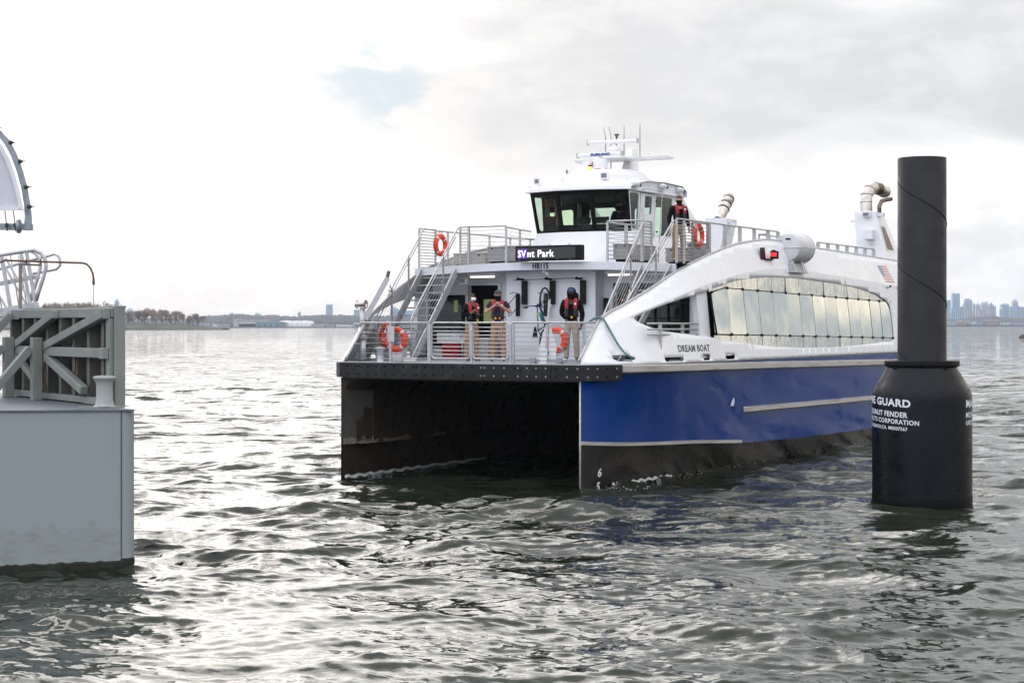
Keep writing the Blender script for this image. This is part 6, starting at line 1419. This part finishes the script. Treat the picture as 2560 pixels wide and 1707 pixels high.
# scuffed lower strake with uneven top, algae at the waterline
rr_ = random.Random(3); N_ = 90
top = [.52+.05*math.sin(i*.55)+.04*math.sin(i*1.3)+rr_.uniform(-.015, .015)+.10*(i/N_) for i in range(N_+1)]
xs = [-5.6+5.42*i/N_ for i in range(N_+1)]
MB().loft([[(x, -.004, -.2) for x in xs], [(x, -.004, t) for x, t in zip(xs, top)]], sm=False).build('scuffed_paint', MT['bargelow'], bg_, fixn=False)
alt = [.02+.04*(i/N_)+.07*max(0, (i/N_-.45))+rr_.uniform(0, .03) for i in range(N_+1)]
MB().loft([[(x, -.03, -.3) for x in xs], [(x, -.028, t*.8) for x, t in zip(xs, alt)], [(x, -.006, t) for x, t in zip(xs, alt)]], sm=False).build('algae_band', MT['algae'], bg_, fixn=False)
MB().lathe([(.185, -.3), (.18, .11), (.172, .14)], (-.17, .17, 0), 24).build('algae_band', MT['algae'], bg_)
MB().lathe([(.001, .0), (.001, .0)], (0, 0, 0), 3)
# mooring bollard
bo_ = empty('mooring_bollard', (-6.16, 26.3, BT), R(10), 'pale grey flared mooring bollard on its square plate at the barge corner', 'bollard')
MB().box((-.42, -.14, 0), (.33, .25, .018)).build('base_plate', MT['frameg'], bo_)
bo_.scale = (.92, .92, .92)
MB().lathe([(.20, .018), (.155, .045), (.150, .09), (.137, .12), (.135, .34), (.142, .41), (.165, .455), (.185, .475), (.19, .495), (.17, .515), (.10, .525), (.001, .527)], (0, .03, 0), 36).build('drum', mat('bollard_paint', (.33, .355, .34), .5, c2=(.25, .26, .25), ns=4), bo_)
# braced steel wall
wl = empty('steel_wall', (-6.09, 26.52, BT), R(-56.3), 'ribbed grey steel wall with diagonal braces standing on the barge deck', 'steel wall')
WH = 1.51
MB().box((-4.95, .15, 0), (.02, .18, WH-.02)).build('back_plate', MT['framed'], wl)
for x in (-4.9, -4.25, -3.62, -3.0, -2.36, -1.72, -1.05, -.42): MB().box((x-.055, .0, .10), (x+.055, .148, WH-.16)).build('rib', MT['ribg'], wl)
MB().box((-4.95, -.02, WH-.15), (.0, .15, WH)).build('top_beam', MT['frameg'], wl, bevel=.012); MB().box((-4.9, .155, WH), (.05, .20, WH+.025)).build('cap_strip', MT['frameg'], wl)
MB().box((-.16, -.05, 0), (-.02, .14, WH-.16)).build('end_post', MT['frameg'], wl, bevel=.012); MB().box((.0, .02, 0), (.05, .19, WH+.03)).build('end_flange', MT['frameg'], wl, bevel=.01)
MB().box((-4.95, -.05, .02), (-.17, .10, .12)).build('bottom_beam', MT['frameg'], wl, bevel=.01)
MB().box((-6.2, -.14, .74), (-.16, -.025, .89)).build('middle_beam', MT['frameg'], wl, bevel=.012)
for z in (.02, .73): MB().box((-.19, -.15, z), (-.02, -.055, z+.17)).build('beam_end_plate', MT['frameg'], wl, bevel=.008)
MB().box((-.20, -.12, WH-.17), (-.02, -.025, WH-.005)).build('corner_plate', MT['frameg'], wl, bevel=.008)
for x in (-2.84, -4.31): MB().box((x-.075, -.32, 0), (x+.075, -.15, 1.04)).build('post', MT['frameg'], wl, bevel=.012)
def brace(p, q, w=.13): MB().bar(p, q, w, w).build('diagonal_brace', MT['frameg'], wl, bevel=.012)
brace((-2.72, -.10, .90), (-.10, -.08, 1.42)); brace((-2.70, -.10, .72), (-.95, -.10, .22)); brace((-4.2, -.10, .92), (-2.38, -.08, 1.42)); brace((-4.25, -.10, .70), (-3.0, -.10, .20), .10)
brace((-2.84, -.34, .86), (-2.84, -1.05, .05)); brace((-4.31, -.34, .86), (-4.31, -1.15, .05)); brace((-4.75, -.06, 1.42), (-4.85, -1.3, .05))
MB().box((-3.0, -1.2, 0), (-2.68, -.9, .02)).build('foot_plate', MT['frameg'], wl)
for x, z0, z1 in ((-2.76, .55, .82), (-2.72, .15, .5), (-.175, 1.0, 1.3), (-1.5, .4, .7)): MB().box((x, -.03 if x > -2 else -.147, z0), (x+.035, -.022 if x > -2 else -.142, z1)).build('rust_mark', MT['rust'], wl)
# aluminium gangway behind the wall
def G(px, py, D): return ((px-1280)/4350*D, D, CAMH+(811-py)/4350*D)
gw = empty('gangway', (-12.0, 31.0, 3.3), 0, 'aluminium gangway with looped tubular handrails behind the steel wall', 'gangway')
def rel(ps): return [tuple(Vector(p)-Vector((-12.0, 31.0, 3.3))) for p in ps]
for D, dx_ in ((30.6, 0), (31.7, -14)):
    far_ = D > 31
    tr = MB().tube(rel([G(x+dx_, y, D) for x, y in ((-520, 740), (-20, 641), (55, 629), (86, 625), (103, 633), (113, 648), (115, 668), (108, 695), (97, 728), (90, 752))]), .035, 8).build('handrail', MT['alu'], gw)
    MB().bar(*rel([G(-520+dx_, 890, D), G(96+dx_, 764, D)]), .10, .12).build('bottom_chord', MT['alu'], gw)
    MB().bar(*rel([G(-520+dx_, 812, D+.055), G(100+dx_, 691, D+.055)]), .03, .06).build('middle_rail', MT['alu'], gw)
    for i in range(0, 8, 2 if far_ else 1):
        x = 66-i*62; y = 629+(66-x)*.2; MB().bar(*rel([G(x+dx_, y, D), G(x+24+dx_, y+138, D)]), .055, .05).build('post', MT['alu'], gw)
        MB().bar(*rel([G(x-52+dx_, y+16, D-.05), G(x+16+dx_, y+136, D-.05)]), .035, .03).build('diagonal', MT['alu'], gw)
        for q in (() if far_ else (20, 40)): MB().tube(rel([G(x-q+dx_, y+10, D), G(x-q+22+dx_, y+140, D)]), .010, 4).build('baluster', MT['alu'], gw)
MB().tube(rel([G(-60, 690, 31.9), G(78, 650, 31.9), G(120, 640, 31.9), G(136, 635, 31.9), G(147, 641, 31.9), G(151, 654, 31.9), G(149, 665, 31.9), G(140, 673, 31.9), G(110, 679, 31.9), G(82, 684, 31.9)]), .026, 8).build('end_loop', MT['alu'], gw)
MB().hexa(rel([G(-520, 905, 30.6), G(98, 775, 30.6), G(84, 775, 31.7), G(-534, 905, 31.7), G(-520, 890, 30.6), G(98, 764, 30.6), G(84, 764, 31.7), G(-534, 890, 31.7)])).build('walkway', MT['alud'], gw)
# rusty conduit on its bracket
cp = empty('rusty_conduit', (-6.9, 27.6, BT+WH), 0, 'thin rusty conduit curving down above the steel wall on a bracket', 'pipe')
relc = lambda ps: [tuple(Vector(p)-Vector((-6.9, 27.6, BT+WH))) for p in ps]
MB().tube(relc([G(x, y, 27.6) for x, y in ((-300, 690), (-40, 668), (0, 656), (12, 651), (60, 652.5), (110, 654.5), (205, 657.5), (216, 660), (226, 670), (232, 684), (234, 698))]), .016, 8).tube(relc([G(234, 698, 27.6), G(234, 712, 27.6)]), .021, 8).build('conduit', mat('conduit_rust', (.16, .075, .03), .7, c2=(.07, .055, .05), ns=3, amt=.9), cp)
MB().tube(relc([G(234, 712, 27.6), G(233.5, 769, 27.6)]), .005, 5).build('cable', MT['rust'], cp)
MB().bar(*relc([G(51, 660, 27.7), G(51, 772, 27.7)]), .045, .045).build('bracket_post', mat('bracket', (.24, .21, .18), .6), cp); MB().bar(*relc([G(51, 661, 27.7), G(103, 663, 27.7)]), .035, .03).build('bracket_arm', mat('bracket_arm', (.24, .21, .18), .6), cp)
for x in (66, 102): MB().tube(relc([G(x, 648, 27.62), G(x, 660, 27.62)]), .012, 6).build('clamp', MT['black'], cp)
# curved canopy, upper left
cy_ = 27.6
cn_ = empty('membrane_canopy', (-12.0, cy_, BT), 0, 'curved galvanised frame holding a white membrane panel at the upper left', 'canopy')
relk = lambda ps: [tuple(Vector(p)-Vector((-12.0, cy_, BT))) for p in ps]
oc = [(-330, 190), (-220, 210), (-120, 250), (-50, 288), (0, 325), (25, 352), (42, 385), (57, 425), (68, 465), (76, 510), (80, 545), (80, 577)]
ic = [(-330, 204), (-222, 224), (-125, 263), (-58, 300), (-8, 336), (12, 362), (28, 392), (42, 430), (53, 470), (60, 512), (62, 545), (60, 560)]
def plate(o, i, D0, D1, nm, m):
    mb = MB(); mb.loft([[*relk([G(x, y, D0)])[0:1]][0:1]*0+relk([G(x, y, D) for x, y in c]) for c, D in ((o, D0), (i, D0), (i, D1), (o, D1), (o, D0))], sm=False); return mb.build(nm, m, cn_)
plate(oc, ic, 27.6, 27.75, 'frame_arch', MT['galv'])
ec = [(a-5, b+4) for a, b in ic[:-1]]; ed = [(a-15, b+8) for a, b in ic[:-1]]; ec[-1] = (60, 528); ed[-1] = (50, 526); ec[-2] = (56, 512); ed[-2] = (46, 512)
plate(ec, ed, 27.50, 27.58, 'clamping_strip', MT['white2'])
md = [(a, b) for a, b in ed[:-1]]+[(46, 520)]
mm = MB(); mrows = []
for t in range(7):
    f = t/6; mrows.append(relk([G(a*(1-f)+(-330)*f if False else a-(a+330)*f, b+(520-b)*f*1.0, 27.56-.25*math.sin(PI*f)*0.6) for a, b in md]))
mm.loft(mrows); mm.build('membrane', MT['membrane'], cn_)
MB().bar(*relk([G(-330, 522, 27.5), G(49, 522, 27.5)]), .05, .05).build('hem_bar', MT['white2'], cn_)
MB().bar(*relk([G(-330, 562, 27.66), G(80, 568, 27.66)]), .14, .10).build('bottom_beam', MT['galv'], cn_)
MB().lathe([(.001, -.02), (.11, -.02), (.11, .02), (.001, .02)], relk([G(47, 566, 27.55)])[0], 16, 'x').build('flange', MT['galv'], cn_)
for x, y in ((30, 358), (53, 405), (68, 469), (76, 518), (-6, 322), (-60, 285)):
    MB().tube(relk([G(x-6, y-1, 27.55), G(x+10, y-2, 27.5)]), .008, 6).tube(relk([G(x-6, y-1, 27.53), G(x-2, y-1, 27.52)]), .035, 10).tube(relk([G(x, y-1, 27.52), G(x+2, y-1, 27.51)]), .022, 10).build('tension_bolt', MT['seal'], cn_)
for x in (12, 33, -25, -70): MB().tube(relk([G(x, 527, 27.5), G(x+4, 560, 27.6)]), .008, 5).tube(relk([G(x+4, 560, 27.55), G(x+6, 577, 27.5)]), .012, 6).tube(relk([G(x+1, 563, 27.5), G(x+9, 562, 27.5)]), .03, 8).build('tie_rod', MT['seal'], cn_)
MB().box((-.15+.9, -.15, 0), (.15+.9, .15, 4.6)).build('column', MT['galv'], cn_, bevel=.02)

# ================================================================== FOAM along the hulls
fo = MB(); rf_ = random.Random(8)
def foam(pts, w, n):
    for i in range(n):
        t = rf_.random(); j = t*(len(pts)-1); a = int(j); b = min(a+1, len(pts)-1); f = j-a
        u = pts[a][0]*(1-f)+pts[b][0]*f+rf_.gauss(0, w)*.6; v = pts[a][1]*(1-f)+pts[b][1]*f+rf_.gauss(0, w)
        s = rf_.uniform(.008, .024); x, y, _ = fw(u, v); z = rf_.uniform(-.02, .07)
        fo.add([(x-s, y, z), (x, y-s, z+s*.3), (x+s, y, z), (x, y+s, z+s*.3), (x, y, z+s*.8)], [(0, 1, 4), (1, 2, 4), (2, 3, 4), (3, 0, 4)])
foam([(-3.02, .0), (-2.98, 2), (-2.95, 5)], .02, 150); foam([(3.4, 1.0), (3.45, 1.5), (3.6, 3.5), (3.7, 8), (3.95, 16)], .03, 130); foam([(-2.9, .2), (-2.4, .9)], .10, 50); foam([(3.5, .5), (3.9, .7), (4.3, 1.2)], .08, 40)
def ribbon(pts, w0, w1, n=90):
    A, B = [], []
    for i in range(n+1):
        j = i/n*(len(pts)-1); a = min(int(j), len(pts)-2); f = j-a; u = pts[a][0]*(1-f)+pts[a+1][0]*f; v = pts[a][1]*(1-f)+pts[a+1][1]*f
        w = (w0+(w1-w0)*i/n)*max(.05, rf_.uniform(.2, 1.2)*(.6+.5*math.sin(i*.9))); x, y, _ = fw(u, v); x2, y2, _ = fw(u+(w if u > 0 or u > -3.0 else w), v-.3*w)
        z = .05+.02*math.sin(i*.7); A.append((x, y, z+.03)); B.append((x2, y2, z-.03))
    fo.loft([A, B], sm=False)
ribbon([(-3.03, -.02), (-3.01, 1.5), (-3.01, 3.4), (-3.01, 6.5)], .07, .03); ribbon([(3.30, 1.2), (3.36, 1.8), (3.44, 3.0), (3.5, 4.0)], .07, .03)
tag(fo.build('foam', mat('foam', (.50, .52, .50), .6), fixn=False), 'thin white foam where the ferry hulls cut the water', 'foam', kind='stuff')

# ================================================================== HAZE
hz = MB().box((-4200, -4100, -2.5), (4200, 4150, 160)).build('haze', MT['white']); hz.data.materials.clear()
hm = bpy.data.materials.new('haze'); hm.use_nodes = True; t = hm.node_tree; t.nodes.clear()
vo = t.nodes.new('ShaderNodeVolumePrincipled'); vo.inputs['Density'].default_value = 0.00013; vo.inputs['Color'].default_value = (.68, .80, 1.0, 1); vo.inputs['Anisotropy'].default_value = .55
ou = t.nodes.new('ShaderNodeOutputMaterial'); t.links.new(vo.outputs[0], ou.inputs['Volume']); hz.data.materials.append(hm)
hz['kind'] = 'stuff'; hz['label'] = 'thin pale haze over the water'
scene.cycles.volume_step_rate = 4
bpy.context.view_layer.update()
